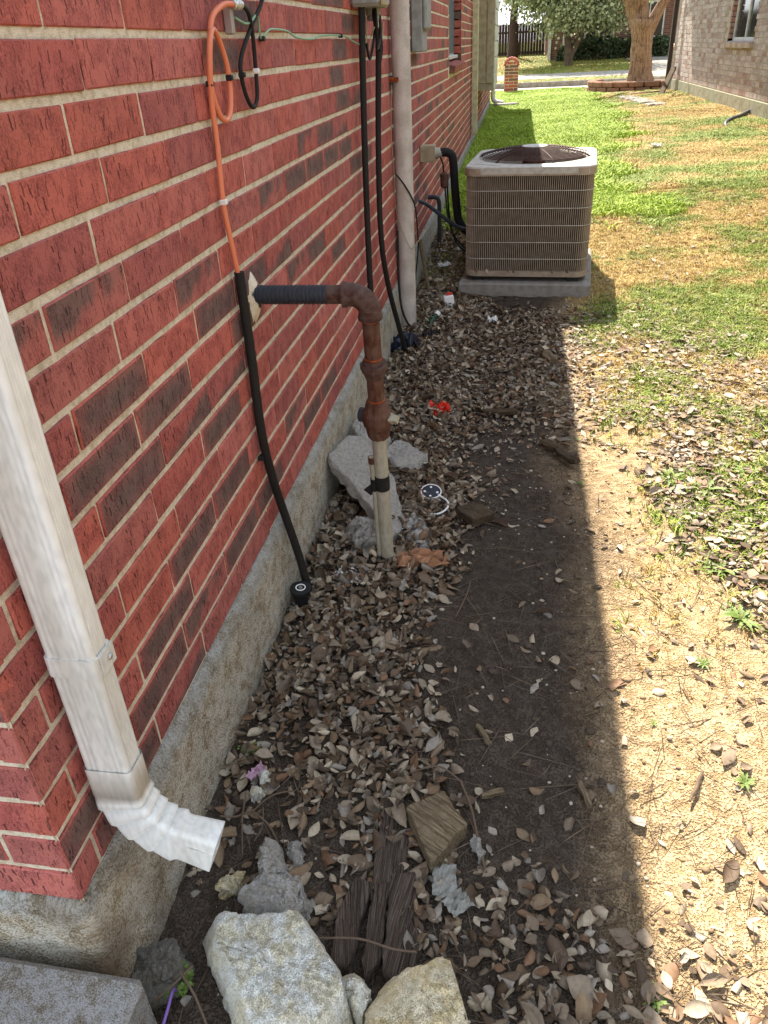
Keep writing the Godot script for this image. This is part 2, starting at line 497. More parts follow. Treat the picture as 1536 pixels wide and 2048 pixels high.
func build_ground() -> void:
	var xs := []
	var zs := []
	for v in [-90.0, -60.0, -40.0, -25.0, -15.0, -9.0, -5.0, -3.0, -1.5, -0.8, -0.4, -0.2]:
		xs.append(v)
	var x := -0.08
	while x < 1.9:
		xs.append(x)
		x += 0.018
	while x < 5.0:
		xs.append(x)
		x += 0.12
	for v in [6.0, 7.5, 9.5, 12.0, 16.0, 22.0, 30.0, 45.0, 65.0, 90.0]:
		xs.append(v)
	for v in [60.0, 30.0, 15.0, 8.0, 4.0, 2.5, 1.6]:
		zs.append(v)
	var z := 1.1
	while z > -4.6:
		zs.append(z)
		z -= 0.018
	while z > -30.5:
		zs.append(z)
		z -= 0.16
	for v in [-31.0, -31.5, -33.0, -35.0, -38.0, -42.0, -48.0, -55.0, -65.0, -80.0, -110.0, -160.0]:
		zs.append(v)
	var vs := PackedVector3Array()
	var ns := PackedVector3Array()
	var cs := PackedColorArray()
	var ix := PackedInt32Array()
	var nx := xs.size()
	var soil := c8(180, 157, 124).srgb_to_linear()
	var painted_shade := c8(82, 71, 62).srgb_to_linear()  # darker soil colour that paints in the shade of the house
	var straw := c8(168, 148, 94).srgb_to_linear()
	var green := c8(92, 112, 44).srgb_to_linear()
	var lush := c8(112, 140, 34).srgb_to_linear()
	for zz in zs:
		for xx in xs:
			var y := gy(xx, zz)
			vs.append(Vector3(xx, y, zz))
			var e := 0.02 if zz > -4.7 and xx < 2.0 else 0.3
			ns.append(Vector3(gy(xx - e, zz) - gy(xx + e, zz), 2 * e, gy(xx, zz - e) - gy(xx, zz + e)).normalized())
			var c := soil.lerp(painted_shade, clampf(0.6 - (xx - 0.86) * 4.0 + nz2.get_noise_2d(xx * 90, zz * 90) * 0.7, 0, 1))  # house shade painted into the soil colour, fading out across the shadow edge
			var l := lawn(xx, zz)
			if zz < -28.0:
				l = 1.0
			var gcol := straw.lerp(green, some_green(xx, zz)).lerp(lush, bright_green(xx, zz))
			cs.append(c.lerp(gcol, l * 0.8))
	for j in zs.size() - 1:
		for i in nx - 1:
			var a := j * nx + i
			ix.append_array([a, a + nx, a + 1, a + 1, a + nx, a + nx + 1])
	var arr := []
	arr.resize(Mesh.ARRAY_MAX)
	arr[Mesh.ARRAY_VERTEX] = vs
	arr[Mesh.ARRAY_NORMAL] = ns
	arr[Mesh.ARRAY_COLOR] = cs
	arr[Mesh.ARRAY_INDEX] = ix
	var mesh := ArrayMesh.new()
	mesh.add_surface_from_arrays(Mesh.PRIMITIVE_TRIANGLES, arr)
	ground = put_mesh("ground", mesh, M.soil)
	ground.set_meta("kind", "structure")

# ---------------------------------------------------------------- bricks
# a brick whose face looks along +z, L long in x, its face at z = 0; tone(u, v) gives the colour
func brick_mesh(L: float, H: float, depth: float, nu: int, nv: int, base: Color, dark: Color, style: int, sd: int) -> ArrayMesh:
	var st := S()
	flat(st)
	var bv := 0.0022
	var x0 := -L / 2 + bv
	var y0 := -H / 2 + bv
	nz.seed = sd
	var col := func(u: float, v: float) -> Color:
		var n := nz.get_noise_2d(u * 240 + sd * 13, v * 70 + sd * 7)
		var k := 0.0
		match style:
			1: k = (0.72 + 0.28 * smoothstep(0.0, 0.10, minf(minf(v, 1 - v) * 0.8, minf(u, 1 - u) * 2.0) + n * 0.05)) * (0.97 + n * 0.16)
			2: k = 0.9 * smoothstep(0.46, 0.58, (u if sd % 2 else 1 - u) * 0.55 + v * 0.45 + n * 0.35)
			3: k = 0.9 * smoothstep(0.44, 0.56, (u if sd % 2 else 1 - u) * 0.35 + (1 - v) * 0.55 + n * 0.35)
			_: k = clampf(n * 0.5 - 0.05, 0, 0.28)
		return base.lerp(dark, clampf(k, 0, 1))
	for i in nu:
		for j in nv:
			var u0 := float(i) / nu
			var u1 := float(i + 1) / nu
			var v0 := float(j) / nv
			var v1 := float(j + 1) / nv
			var P := [Vector2(u0, v0), Vector2(u1, v0), Vector2(u1, v1), Vector2(u0, v1)]
			for q in [0, 2, 1, 0, 3, 2]:
				var p: Vector2 = P[q]
				st.set_color(col.call(p.x, p.y))
				st.add_vertex(Vector3(x0 + p.x * (L - 2 * bv), y0 + p.y * (H - 2 * bv), 0))
	st.set_color(base)
	var inn := [Vector3(x0, y0, 0), Vector3(-x0, y0, 0), Vector3(-x0, -y0, 0), Vector3(x0, -y0, 0)]
	var mi := [Vector3(-L / 2, -H / 2, -bv), Vector3(L / 2, -H / 2, -bv), Vector3(L / 2, H / 2, -bv), Vector3(-L / 2, H / 2, -bv)]
	for k in 4:
		var k2 := (k + 1) % 4
		quad(st, inn[k2], inn[k], mi[k], mi[k2])
		quad(st, mi[k2], mi[k], mi[k] - Vector3(0, 0, depth), mi[k2] - Vector3(0, 0, depth))
	return done(st)

func joined(called: String, list: Array, m: Material, parent: Node) -> MeshInstance3D:   # list of [mesh, transform]
	var st := SurfaceTool.new()
	st.begin(Mesh.PRIMITIVE_TRIANGLES)
	for it in list:
		st.append_from(it[0], 0, it[1])
	var o := put_mesh(called, st.commit(), m, parent)
	o.set_meta("kind", "stuff")
	return o

var red_tones := []
var dark_tone := Color()

func brick_parts(parent: Node) -> void:
	for t in [[186, 104, 94], [177, 95, 85], [191, 110, 100], [169, 93, 84], [182, 98, 84], [174, 102, 93], [187, 101, 87], [167, 94, 87]]:
		red_tones.append(c8(t[0], t[1], t[2]).srgb_to_linear())
	dark_tone = c8(108, 87, 81).srgb_to_linear()
	var H := 0.0630
	var Ls := {"full": 0.2385, "head": 0.0905, "end": 0.0635}
	var lib := {}
	for ln in Ls:
		lib[ln] = {"red": [], "dark": [], "part": []}
		for i in 8:
			lib[ln].red.append(brick_mesh(Ls[ln], H, 0.03, 2, 1, red_tones[i], dark_tone, 0, i + 1))
		for i in 4:
			lib[ln].dark.append(brick_mesh(Ls[ln], H, 0.03, 7, 3, red_tones[(i * 3) % 8], dark_tone, 1, i + 20))
			lib[ln].part.append(brick_mesh(Ls[ln], H, 0.03, 8, 3, red_tones[(i * 2 + 1) % 8], dark_tone, 2 + i % 2, i + 30))
	var darks := {}
	for p in [[0, 1], [1, 0], [1, 1], [1, 3], [1, 4], [1, 6], [1, 7], [2, 2], [3, 2], [3, 3], [5, 3], [6, 2], [6, 9], [7, 1], [7, 2], [7, 4], [7, 7], [8, 2], [8, 4], [8, 5], [9, 10], [9, 11], [10, 7], [10, 8], [10, 9], [10, 10], [11, 8], [12, 10], [13, 9], [14, 5], [14, 10], [15, 5], [15, 10], [16, 21]]:
		darks["%d_%d" % [p[0], p[1]]] = "dark"
	for p in [[0, 2], [1, 2], [1, 8], [2, 6], [6, 3], [6, 4], [7, 6], [8, 6], [9, 3], [10, 1], [10, 2], [10, 6], [11, 7], [11, 9], [12, 11]]:
		darks["%d_%d" % [p[0], p[1]]] = "part"
	var rest := []
	var R := Basis(Vector3.UP, PI / 2)           # a face along +z turned to +x
	for k in 34:
		var y := (k + 0.5) * CO + 0.002
		# the long wall, facing +x
		var z := 0.0
		var n := 0
		while z < 18.6:
			var ln := "full"
			var w := BL
			if n == 0:
				ln = "full" if k % 2 == 1 else "end"
				w = 0.2435 if k % 2 == 1 else 0.0685
			var zc := z + w / 2 - (0.0022 if n == 0 else 0.0)
			z += w
			var kind: String = darks.get("%d_%d" % [k, n], "red")
			if kind == "red" and (zc > 3.6 or k > 15):
				var r := rng.randf()
				kind = "dark" if r < 0.19 else ("part" if r < 0.24 else "red")
			n += 1
			if zc > 7.28 and zc < 8.92 and y > 0.86 and y < 2.2:
				continue
			var set_: Array = lib[ln][kind]
			var mesh = set_[rng.randi() % set_.size()]
			var xf := Transform3D(R * Basis.from_euler(Vector3(rng.randf_range(-0.006, 0.006), rng.randf_range(-0.004, 0.004), rng.randf_range(-0.004, 0.004))), Vector3(rng.randf_range(-0.0012, 0.0012), y + rng.randf_range(-0.001, 0.001), -zc))
			if zc < 3.75 and k < 17:
				var o := put_mesh("brick", mesh, M.brick, parent)
				o.transform = xf
			else:
				rest.append([mesh, xf])
		# the short wall, facing +z
		var xx := 0.0
		n = 0
		while xx < 3.0:
			var ln := "full"
			var w := BL
			if n == 0:
				ln = "head" if k % 2 == 1 else "full"
				w = 0.0955 if k % 2 == 1 else 0.2435
			var xc := -(xx + w / 2 - (0.0022 if n == 0 else 0.0))
			xx += w
			var kind := "dark" if (k == 1 and n == 1) or (k == 5 and n == 0) or (k == 9 and n == 1) else ("red" if rng.randf() > 0.15 else "part")
			if n == 0 and k < 5:
				kind = "red"
			n += 1
			var set_: Array = lib[ln][kind]
			var mesh = set_[rng.randi() % set_.size()]
			var xf := Transform3D(Basis.from_euler(Vector3(0, 0, rng.randf_range(-0.004, 0.004))), Vector3(xc, y, rng.randf_range(-0.001, 0.001)))
			if k < 8 and xx < 0.6:
				var o := put_mesh("brick", mesh, M.brick, parent)
				o.transform = xf
			else:
				rest.append([mesh, xf])
	joined("brick_courses", rest, M.brick, parent)

func mortar_sheet(st: SurfaceTool, a: Vector3, u: Vector3, v: Vector3, nu: int, nv: int, out: Vector3, amp: float) -> void:
	st.set_smooth_group(0)
	var g := []
	for i in nu + 1:
		var row := []
		for j in nv + 1:
			var p := a + u * (float(i) / nu) + v * (float(j) / nv)
			row.append(p + out * amp * nz2.get_noise_3dv(p * 900))
		g.append(row)
	for i in nu:
		for j in nv:
			quad(st, g[i][j], g[i + 1][j], g[i + 1][j + 1], g[i][j + 1])

# ---------------------------------------------------------------- the brick house
func build_house() -> void:
	var h := thing("brick_house", "red brick house wall with pale mortar on a concrete foundation, filling the left side", "house")
	# mortar behind the brick faces, and the block of the house behind that
	var st := S()
	var top := 2.62
	mortar_sheet(st, Vector3(-0.004, 0, 0.0), Vector3(0, 0, -4), Vector3(0, top, 0), 160, 104, Vector3.RIGHT, 0.0024)
	mortar_sheet(st, Vector3(-0.004, 0, -4.0), Vector3(0, 0, -3.3), Vector3(0, top, 0), 30, 20, Vector3.RIGHT, 0.001)
	mortar_sheet(st, Vector3(-0.004, 0, -7.3), Vector3(0, 0, -1.6), Vector3(0, 0.87, 0), 12, 8, Vector3.RIGHT, 0.001)
	mortar_sheet(st, Vector3(-0.004, 2.2, -7.3), Vector3(0, 0, -1.6), Vector3(0, top - 2.2, 0), 12, 8, Vector3.RIGHT, 0.001)
	mortar_sheet(st, Vector3(-0.004, 0, -8.9), Vector3(0, 0, -9.7), Vector3(0, top, 0), 60, 20, Vector3.RIGHT, 0.001)
	mortar_sheet(st, Vector3(-3.0, 0, -0.004), Vector3(3.0, 0, 0), Vector3(0, top, 0), 120, 100, Vector3.BACK, 0.002)
	put("mortar", st, M.mortar, h)
	st = S()
	box(st, Vector3(-3.6, 1.0, -3.65), Vector3(6.9, 3.2, 7.2))
	box(st, Vector3(-3.6, 1.0, -13.75), Vector3(6.9, 3.2, 9.6))
	box(st, Vector3(-3.75, 1.0, -8.1), Vector3(6.9, 3.2, 1.7))
	put("inner_wall", st, M.siding, h)
	brick_parts(h)
	foundation(h)
	# window with its brick reveal and sloping sill
	st = S()
	box(st, Vector3(-0.095, 1.58, -8.1), Vector3(0.03, 1.2, 1.58))
	var win := put("window", st, M.trim, h)
	st = S()
	box(st, Vector3(-0.078, 1.29, -8.1), Vector3(0.012, 0.54, 1.46))
	box(st, Vector3(-0.078, 1.86, -8.1), Vector3(0.012, 0.54, 1.46))
	put("pane", st, M.screen_dark, win)
	st = S()
	box(st, Vector3(-0.06, 0.985, -8.1), Vector3(0.05, 0.03, 1.56), Basis.IDENTITY, 0.004)
	put("frame", st, M.trim, win)
	for side in [-7.268, -8.935]:
		for k in 17:
			st = S()
			st.set_color(red_tones[(k * 5 + 1) % 8] if k % 5 else dark_tone)
			box(st, Vector3(-0.05, 0.93 + (k + 0.5) * CO, side), Vector3(0.094, 0.0645, 0.06), Basis.IDENTITY, 0.002)
			put("reveal_brick", st, M.brick, h)
	for k in 20:
		st = S()
		st.set_color(red_tones[(k * 3) % 8] if k % 4 else red_tones[3].lerp(dark_tone, 0.6))
		box(st, Vector3(-0.02, 0.912, -7.33 - (k + 0.5) * 0.0775), Vector3(0.13, 0.062, 0.068), Basis(Vector3.BACK, -0.22), 0.002)
		put("sill_brick", st, M.brick, h)
	# eaves: soffit, fascia and the roof slope above them
	st = S()
	box(st, Vector3(-0.6, 2.66, -9.35), Vector3(1.86, 0.03, 19.3))
	put("soffit", st, M.trim, h)
	st = S()
	box(st, Vector3(0.335, 2.735, -9.35), Vector3(0.025, 0.19, 19.3))
	put("fascia", st, M.trim, h)
	st = S()
	box(st, Vector3(-3.505, 4.62, -9.35), Vector3(8.5, 0.05, 19.4), Basis(Vector3.BACK, -0.46))
	put("roof", st, M.roof, h)
	# the board-clad box that juts out of the wall
	st = S()
	box(st, Vector3(0.12, 1.55, -13.4), Vector3(0.235, 2.16, 1.8))
	put("bump_out", st, M.siding, h)
	for x in [0.058, 0.19]:
		st = S()
		box(st, Vector3(x, 1.6, -12.494), Vector3(0.112 if x < 0.1 else 0.106, 2.06, 0.012), Basis.IDENTITY, 0.003)
		put("siding_board", st, M.siding, h)
	st = S()
	box(st, Vector3(0.122, 0.50, -12.49), Vector3(0.24, 0.05, 0.02), Basis.IDENTITY, 0.003)
	put("bottom_board", st, M.siding, h)
	for k in 10:
		st = S()
		box(st, Vector3(0.246, 0.60 + k * 0.2, -13.4), Vector3(0.016, 0.19, 1.8), Basis(Vector3.BACK, 0.03), 0.002)
		put("lap_board", st, M.trim, h)

func foundation(h: Node) -> void:
	# the path of the face from the short wall round the corner and along the long wall
	var stops := []
	var x := -3.0
	while x < -0.02:
		stops.append([Vector2(x, 0.0), Vector2(0, 1)])
		x += 0.03
	for k in 7:
		var a := PI / 2 * (1 - k / 6.0)
		stops.append([Vector2(-0.012 + 0.012 * cos(a), -0.012 + 0.012 * sin(a)), Vector2(cos(a), sin(a))])
	var z := -0.03
	while z > -18.7:
		stops.append([Vector2(0, z), Vector2(1, 0)])
		z -= 0.022 if z > -4.5 else 0.1
	var prof := [[-0.012, 0.004], [0.002, 0.003], [0.010, -0.006], [0.015, -0.02], [0.017, -0.04], [0.017, -0.07], [0.017, -0.10], [0.018, -0.13], [0.018, -0.16], [0.018, -0.19], [0.019, -0.22], [0.021, -0.25], [0.024, -0.29], [0.03, -0.36]]
	var st := S()
	var rows := []
	var cols := []
	var pale := c8(200, 192, 176).srgb_to_linear()
	var greyc := c8(160, 160, 156).srgb_to_linear()
	var mud := c8(118, 100, 78).srgb_to_linear()
	var tan := c8(184, 176, 161).srgb_to_linear()
	for s in stops:
		var row := []
		var crow := []
		for i in prof.size():
			var o: float = prof[i][0]
			var y: float = prof[i][1]
			var p2: Vector2 = s[0] + s[1] * o
			var p := Vector3(p2.x, y, p2.y)
			var near_corner := exp(-pow(Vector2(p2.x, p2.y).length() / 0.16, 2))
			var n := nz2.get_noise_3dv(p * 500)
			var n2 := nz2.get_noise_3dv(p * 1600 + Vector3(40, 0, 0))
			var push := n * 0.0035 + n2 * 0.002
			if i > 1:
				push += near_corner * (n * 0.016 - 0.006 + 0.02 * smoothstep(0.12, 0.3, -y))
			if i in [2, 3]:
				push += 0.006 * nz2.get_noise_1d(s[0].y * 900 + s[0].x * 900)
			p += Vector3(s[1].x, 0, s[1].y) * push
			row.append(p)
			var t := clampf(0.35 + n * 1.1, 0, 1)
			var c := pale.lerp(tan, t)
			c = c.lerp(greyc, clampf(1.0 - smoothstep(0.015, 0.05, -y) + n2 * 0.5, 0, 0.85))
			c = c.lerp(greyc, smoothstep(-3.0, -4.5, p.z) * 0.6)
			c = c.lerp(mud, clampf(near_corner * (0.15 + n * 1.6 + smoothstep(0.0, 0.2, -y) * 0.4), 0, 0.9))
			c = c.lerp(mud * 0.8, smoothstep(0.2, 0.28, -y + n * 0.05) * 0.3)
			crow.append(c)
		rows.append(row)
		cols.append(crow)
	for i in rows.size() - 1:
		for j in prof.size() - 1:
			for q in [[i, j], [i + 1, j + 1], [i, j + 1], [i, j], [i + 1, j], [i + 1, j + 1]]:
				st.set_color(cols[q[0]][q[1]])
				st.add_vertex(rows[q[0]][q[1]])
	st.set_color(greyc)
	put("foundation", st, M.foundation, h)
	# rough lumps of old concrete at the foot of the corner
	st = stone(V2([[0.02, 0.0], [0.06, 0.015], [0.10, -0.01], [0.105, -0.06], [0.065, -0.08], [0.02, -0.05]]), -0.222, 0.05, 0.022, 5, Vector2(-0.25, 0.0), 8, 0.3, 0.1)
	put("footing_lump", st, M.lump, h)

# ---------------------------------------------------------------- the white downspout by the corner
func rect_ring(c: Vector3, a: Vector3, b: Vector3, wa: float, wb: float, rib: bool) -> Array:
	# a ring of points round a rounded, ribbed rectangle: a and b are its half axes' directions
	var pts := []
	var r := 0.009
	var per := 26
	for side in 4:
		var la := wa if side % 2 == 0 else wb
		var dir: Vector3 = [a, b, -a, -b][side]
		var out: Vector3 = [-b, a, b, -a][side]
		var off := wb if side % 2 == 0 else wa
		for k in per:
			var t := -la + r + (2 * la - 2 * r) * k / (per - 1)
			var d := 0.0
			if rib:
				var u := float(k) / (per - 1)
				if side == 1 or side == 3:
					d = -0.0022 * (0.5 - 0.5 * cos(u * TAU * 5))
				elif u < 0.3 or u > 0.72:
					d = -0.0016 * (0.5 - 0.5 * cos(u * TAU * 7))
			pts.append(c + dir * t + out * (off + d))
		for k in range(1, 4):
			var an := PI / 2 * k / 4.0
			pts.append(c + dir * (la - r + r * sin(an)) + out * (off - r + r * cos(an)))
	return pts

func build_downspout() -> void:
	var o := thing("downspout", "white ribbed metal downspout with an elbow at the brick corner, nearest the camera", "downspout")
	var hx := 0.0365
	var hz := 0.0225
	var cx := 0.0475
	var cz := -0.1075
	var y_el := 0.176
	var rings := []
	for y in [2.66, 1.2, 0.6, 0.3, y_el]:
		rings.append(rect_ring(Vector3(cx, y, cz), Vector3.RIGHT, Vector3.FORWARD, hx, hz, true))
	var st := S()
	skin(st, rings)
	put("pipe", st, M.white_paint, o)
	# strap: a band round it, with its lap and screw
	st = S()
	rings = []
	for e in [[0.425, 0.0], [0.425, 0.0022], [0.393, 0.0022], [0.393, 0.0]]:
		rings.append(rect_ring(Vector3(cx, e[0], cz), Vector3.RIGHT, Vector3.FORWARD, hx + e[1], hz + e[1], false))
	skin(st, rings, true)
	box(st, Vector3(cx + hx + 0.0036, 0.409, cz - 0.004), Vector3(0.0018, 0.032, 0.036))
	var strap := put("strap", st, M.white_paint, o)
	st = S()
	lathe(st, Vector3(cx + hx + 0.0044, 0.41, cz - 0.006), Vector3.RIGHT, [[0.0, 0.005], [0.0025, 0.005], [0.0045, 0.003], [0.0045, 0.0]], 8, true)
	put("screw", st, M.steel, strap)
	# elbow: crimped, turning away from the wall
	rings = []
	var R := 0.115
	var centre := Vector3(cx - hx + 0.0 + R + hx, y_el - 0.03, cz)
	rings.append(rect_ring(Vector3(cx, y_el + 0.03, cz), Vector3.RIGHT, Vector3.FORWARD, hx + 0.002, hz + 0.002, false))
	rings.append(rect_ring(Vector3(cx, y_el - 0.03, cz), Vector3.RIGHT, Vector3.FORWARD, hx + 0.002, hz + 0.002, false))
	var total := deg_to_rad(72)
	for k in 5:
		for e in [0.0, 0.55, 0.8, 1.0]:
			var an: float = total * (k + e) / 5.0
			var grow: float = 0.0015 + (0.0042 * e if e < 0.9 else -0.0006)
			var rad := Vector3(-cos(an), -sin(an), 0)        # from the bend's centre to the pipe
			rings.append(rect_ring(centre + rad * R, -rad, Vector3.FORWARD, hx + grow, hz + grow * 0.7, false))
	var dirv := Vector3(sin(total), -cos(total), 0)
	var radv := Vector3(-cos(total), -sin(total), 0)
	for e in [[0.004, 0.0], [0.02, 0.001], [0.058, 0.004]]:
		rings.append(rect_ring(centre + radv * R + dirv * e[0], -radv, Vector3.FORWARD, hx + e[1], hz + e[1] * 0.6, false))
	st = S()
	skin(st, rings)
	var inside := []
	for e in [[0.058, 0.0025], [0.01, 0.0]]:
		inside.append(rect_ring(centre + radv * R + dirv * e[0], -radv, Vector3.FORWARD, hx + e[1], hz + e[1] * 0.4, true))
	skin(st, inside)
	put("elbow", st, M.white_paint, o)
	st = S()
	box(st, centre + radv * R + dirv * 0.036 - radv * 0.012 + Vector3(0, 0, hz + 0.0035), Vector3(0.042, 0.0025, 0.0025), Basis(Vector3.BACK, -(PI / 2 - total)))
	put("seam", st, M.white_paint, o)

func skin(st: SurfaceTool, rings: Array, sharp := false) -> void:
	st.set_smooth_group(-1 if sharp else 0)
	for i in rings.size() - 1:
		var n: int = rings[i].size()
		for k in n:
			var k2 := (k + 1) % n
			quad(st, rings[i][k2], rings[i][k], rings[i + 1][k], rings[i + 1][k2])
	flat(st, false)

# ---------------------------------------------------------------- gas pipe
func build_gas_pipe() -> void:
	var o := thing("gas_pipe", "rusty iron gas pipe from the wall, turning down at an elbow", "pipe")
	var z0 := -1.168
	var e := Vector3(0.285, 0.612, z0)                 # the elbow's corner
	var foot := Vector3(0.272, -0.285, -1.315)
	var d := (foot - e).normalized()
	var r := 0.0215
	var st := S()
	# the wrapped nipple, with its ridges
	var prof := []
	var x := -0.03
	while x < 0.19:
		prof.append([x + 0.03, r + 0.0012])
		prof.append([x + 0.0355, r + 0.0012])
		prof.append([x + 0.0365, r - 0.0006])
		prof.append([x + 0.0395, r - 0.0006])
		x += 0.0105
	prof.append([0.222, r])
	prof.append([0.224, r])
	lathe(st, Vector3(-0.03, 0.612, z0), Vector3.RIGHT, prof, 24)
	put("wrapped_nipple", st, M.pipe_wrap, o)
	st = S()
	lathe(st, Vector3(0.18, 0.612, z0), Vector3.RIGHT, [[0.0, r + 0.0004], [0.056, r + 0.0004]], 24)
	put("bare_nipple", st, M.rust_dark, o)
	# elbow
	st = S()
	var c := e + Vector3(-0.045, 0, 0) + d * 0.045
	var pts := []
	var rad := []
	for k in 3:
		pts.append(e + Vector3(-0.062 + k * 0.0065, 0, 0))
		rad.append(0.0305 if k < 2 else 0.0275)
	for k in 9:
		var a := PI / 2 * k / 8.0
		pts.append(c + Vector3(1, 0, 0) * 0.045 * sin(a) - d * 0.045 * cos(a))
		rad.append(0.0275)
	for k in 3:
		pts.append(e + d * (0.047 + k * 0.0065))
		rad.append(0.0275 if k < 1 else 0.0305)
	tube(st, pts, rad, 22)
	put("elbow", st, M.rust_dark, o)
	# lengths of pipe, union, and the fitting with its plug
	st = S()
	lathe(st, e, d, [[0.055, r], [0.40, r]], 22)
	put("iron_pipe", st, M.rust, o)
	st = S()
	lathe(st, e, d, [[0.060, r], [0.060, r + 0.002], [0.066, r + 0.001], [0.066, r]], 22)
	lathe(st, e, d, [[0.165, r], [0.166, r + 0.0016], [0.170, r + 0.001], [0.171, r]], 22)
	lathe(st, e, d, [[0.286, r], [0.287, r + 0.002], [0.292, r + 0.001], [0.293, r]], 22)
	put("rust_ring", st, M.rust_orange, o)
	st = S()
	lathe(st, e, d, [[0.172, r], [0.173, 0.0275], [0.184, 0.0285], [0.1845, 0.036], [0.199, 0.036], [0.204, 0.031], [0.214, 0.029], [0.222, 0.0265], [0.223, r]], 8, true)
	put("union", st, M.rust_dark, o)
	st = S()
	lathe(st, e, d, [[0.293, r], [0.294, 0.028], [0.303, 0.031], [0.318, 0.033], [0.328, 0.040], [0.352, 0.041], [0.368, 0.038], [0.376, 0.0335], [0.395, 0.031], [0.404, 0.029], [0.405, r]], 10, true)
	var body := put("valve_body", st, M.rust, o)
	st = S()
	var at := e + d * 0.343
	lathe(st, at, Vector3(0.9, 0, 0.25), [[0.036, 0.017], [0.044, 0.017], [0.044, 0.013], [0.058, 0.013], [0.058, 0.0]], 4, true)
	put("plug", st, M.pipe_cream, body)
	st = S()
	lathe(st, at, Vector3(-0.9, 0, -0.25), [[0.036, 0.02], [0.05, 0.02], [0.052, 0.016], [0.056, 0.0]], 14)
	put("cap", st, M.pipe_wrap, body)
	# painted riser with tape, its little side tube and the black boot
	st = S()
	lathe(st, e, d, [[0.404, 0.0198], [0.90, 0.0198]], 22)
	put("riser", st, M.pipe_cream, o)
	st = S()
	var off := Vector3(-0.0225, 0, 0.002)
	tube(st, [e + d * 0.475 + off * 1.1, e + d * 0.56 + off, e + d * 0.86 + off * 1.0], 0.0085, 10)
	put("side_tube", st, M.pipe_cream, o)
	st = S()
	lathe(st, e + d * 0.475 + off * 1.1, -d, [[-0.02, 0.0102], [0.0, 0.0102], [0.0005, 0.0085], [-0.01, 0.0]], 10)
	put("tube_end", st, M.rust, o)
	st = S()
	var tp := []
	for k in 14:
		tp.append([0.535 + k * 0.0038, 0.0212 + 0.0005 * sin(k * 2.1)])
	lathe(st, e, d, tp, 20)
	lathe(st, e + off, d, [[0.548, 0.0108], [0.59, 0.0118]], 12)
	var flap := e + d * 0.585 + Vector3(-0.034, -0.004, 0.006)
	box(st, flap, Vector3(0.026, 0.03, 0.003), Basis.from_euler(Vector3(0.2, 0.3, 0.7)))
	put("tape", st, M.black_rubber, o)
	st = S()
	var bp := [[0.845, 0.0198], [0.846, 0.0225]]
	for k in 8:
		bp.append([0.85 + k * 0.004, 0.0232 if k % 2 else 0.0222])
	bp.append([0.93, 0.024])
	lathe(st, e, d, bp, 20)
	put("boot", st, M.black_rubber, o)
	# smeared mortar round the hole
	st = S()
	var prev := []
	for ringi in 3:
		var row := []
		for k in 22:
			var a := TAU * k / 22
			var rr: float = [0.0225, 0.033, 0.05][ringi] * (1.0 + 0.35 * nz2.get_noise_1d(k * 900.0))
			row.append(Vector3([0.016, 0.010, -0.004][ringi], 0.612 + sin(a) * rr * (1.55 if sin(a) < 0 else 1.15), z0 + cos(a) * rr * 0.62))
		if prev.size():
			for k in 22:
				quad(st, prev[k], prev[(k + 1) % 22], row[(k + 1) % 22], row[k])
		prev = row
	put("mortar_patch", st, M.mortar, o)

# ---------------------------------------------------------------- pipes and cables on the wall
func cable(called: String, label: String, ctrl: Array, r, m: Material, per := 6, sides := 8, cat := "cable") -> MeshInstance3D:
	var st := S()
	var pts := curve(ctrl, per)
	tube(st, pts, r, sides)
	var o := put(called, st, m)
	tag(o, label, cat)
	return o

func clip(parent: Node, at: Vector3, m: Material) -> void:
	var st := S()
	box(st, at, Vector3(0.014, 0.011, 0.015), Basis.IDENTITY, 0.002)
	box(st, at + Vector3(-0.003, 0.0, -0.012), Vector3(0.008, 0.008, 0.012), Basis.IDENTITY, 0.002)
	put("clip", st, m, parent)

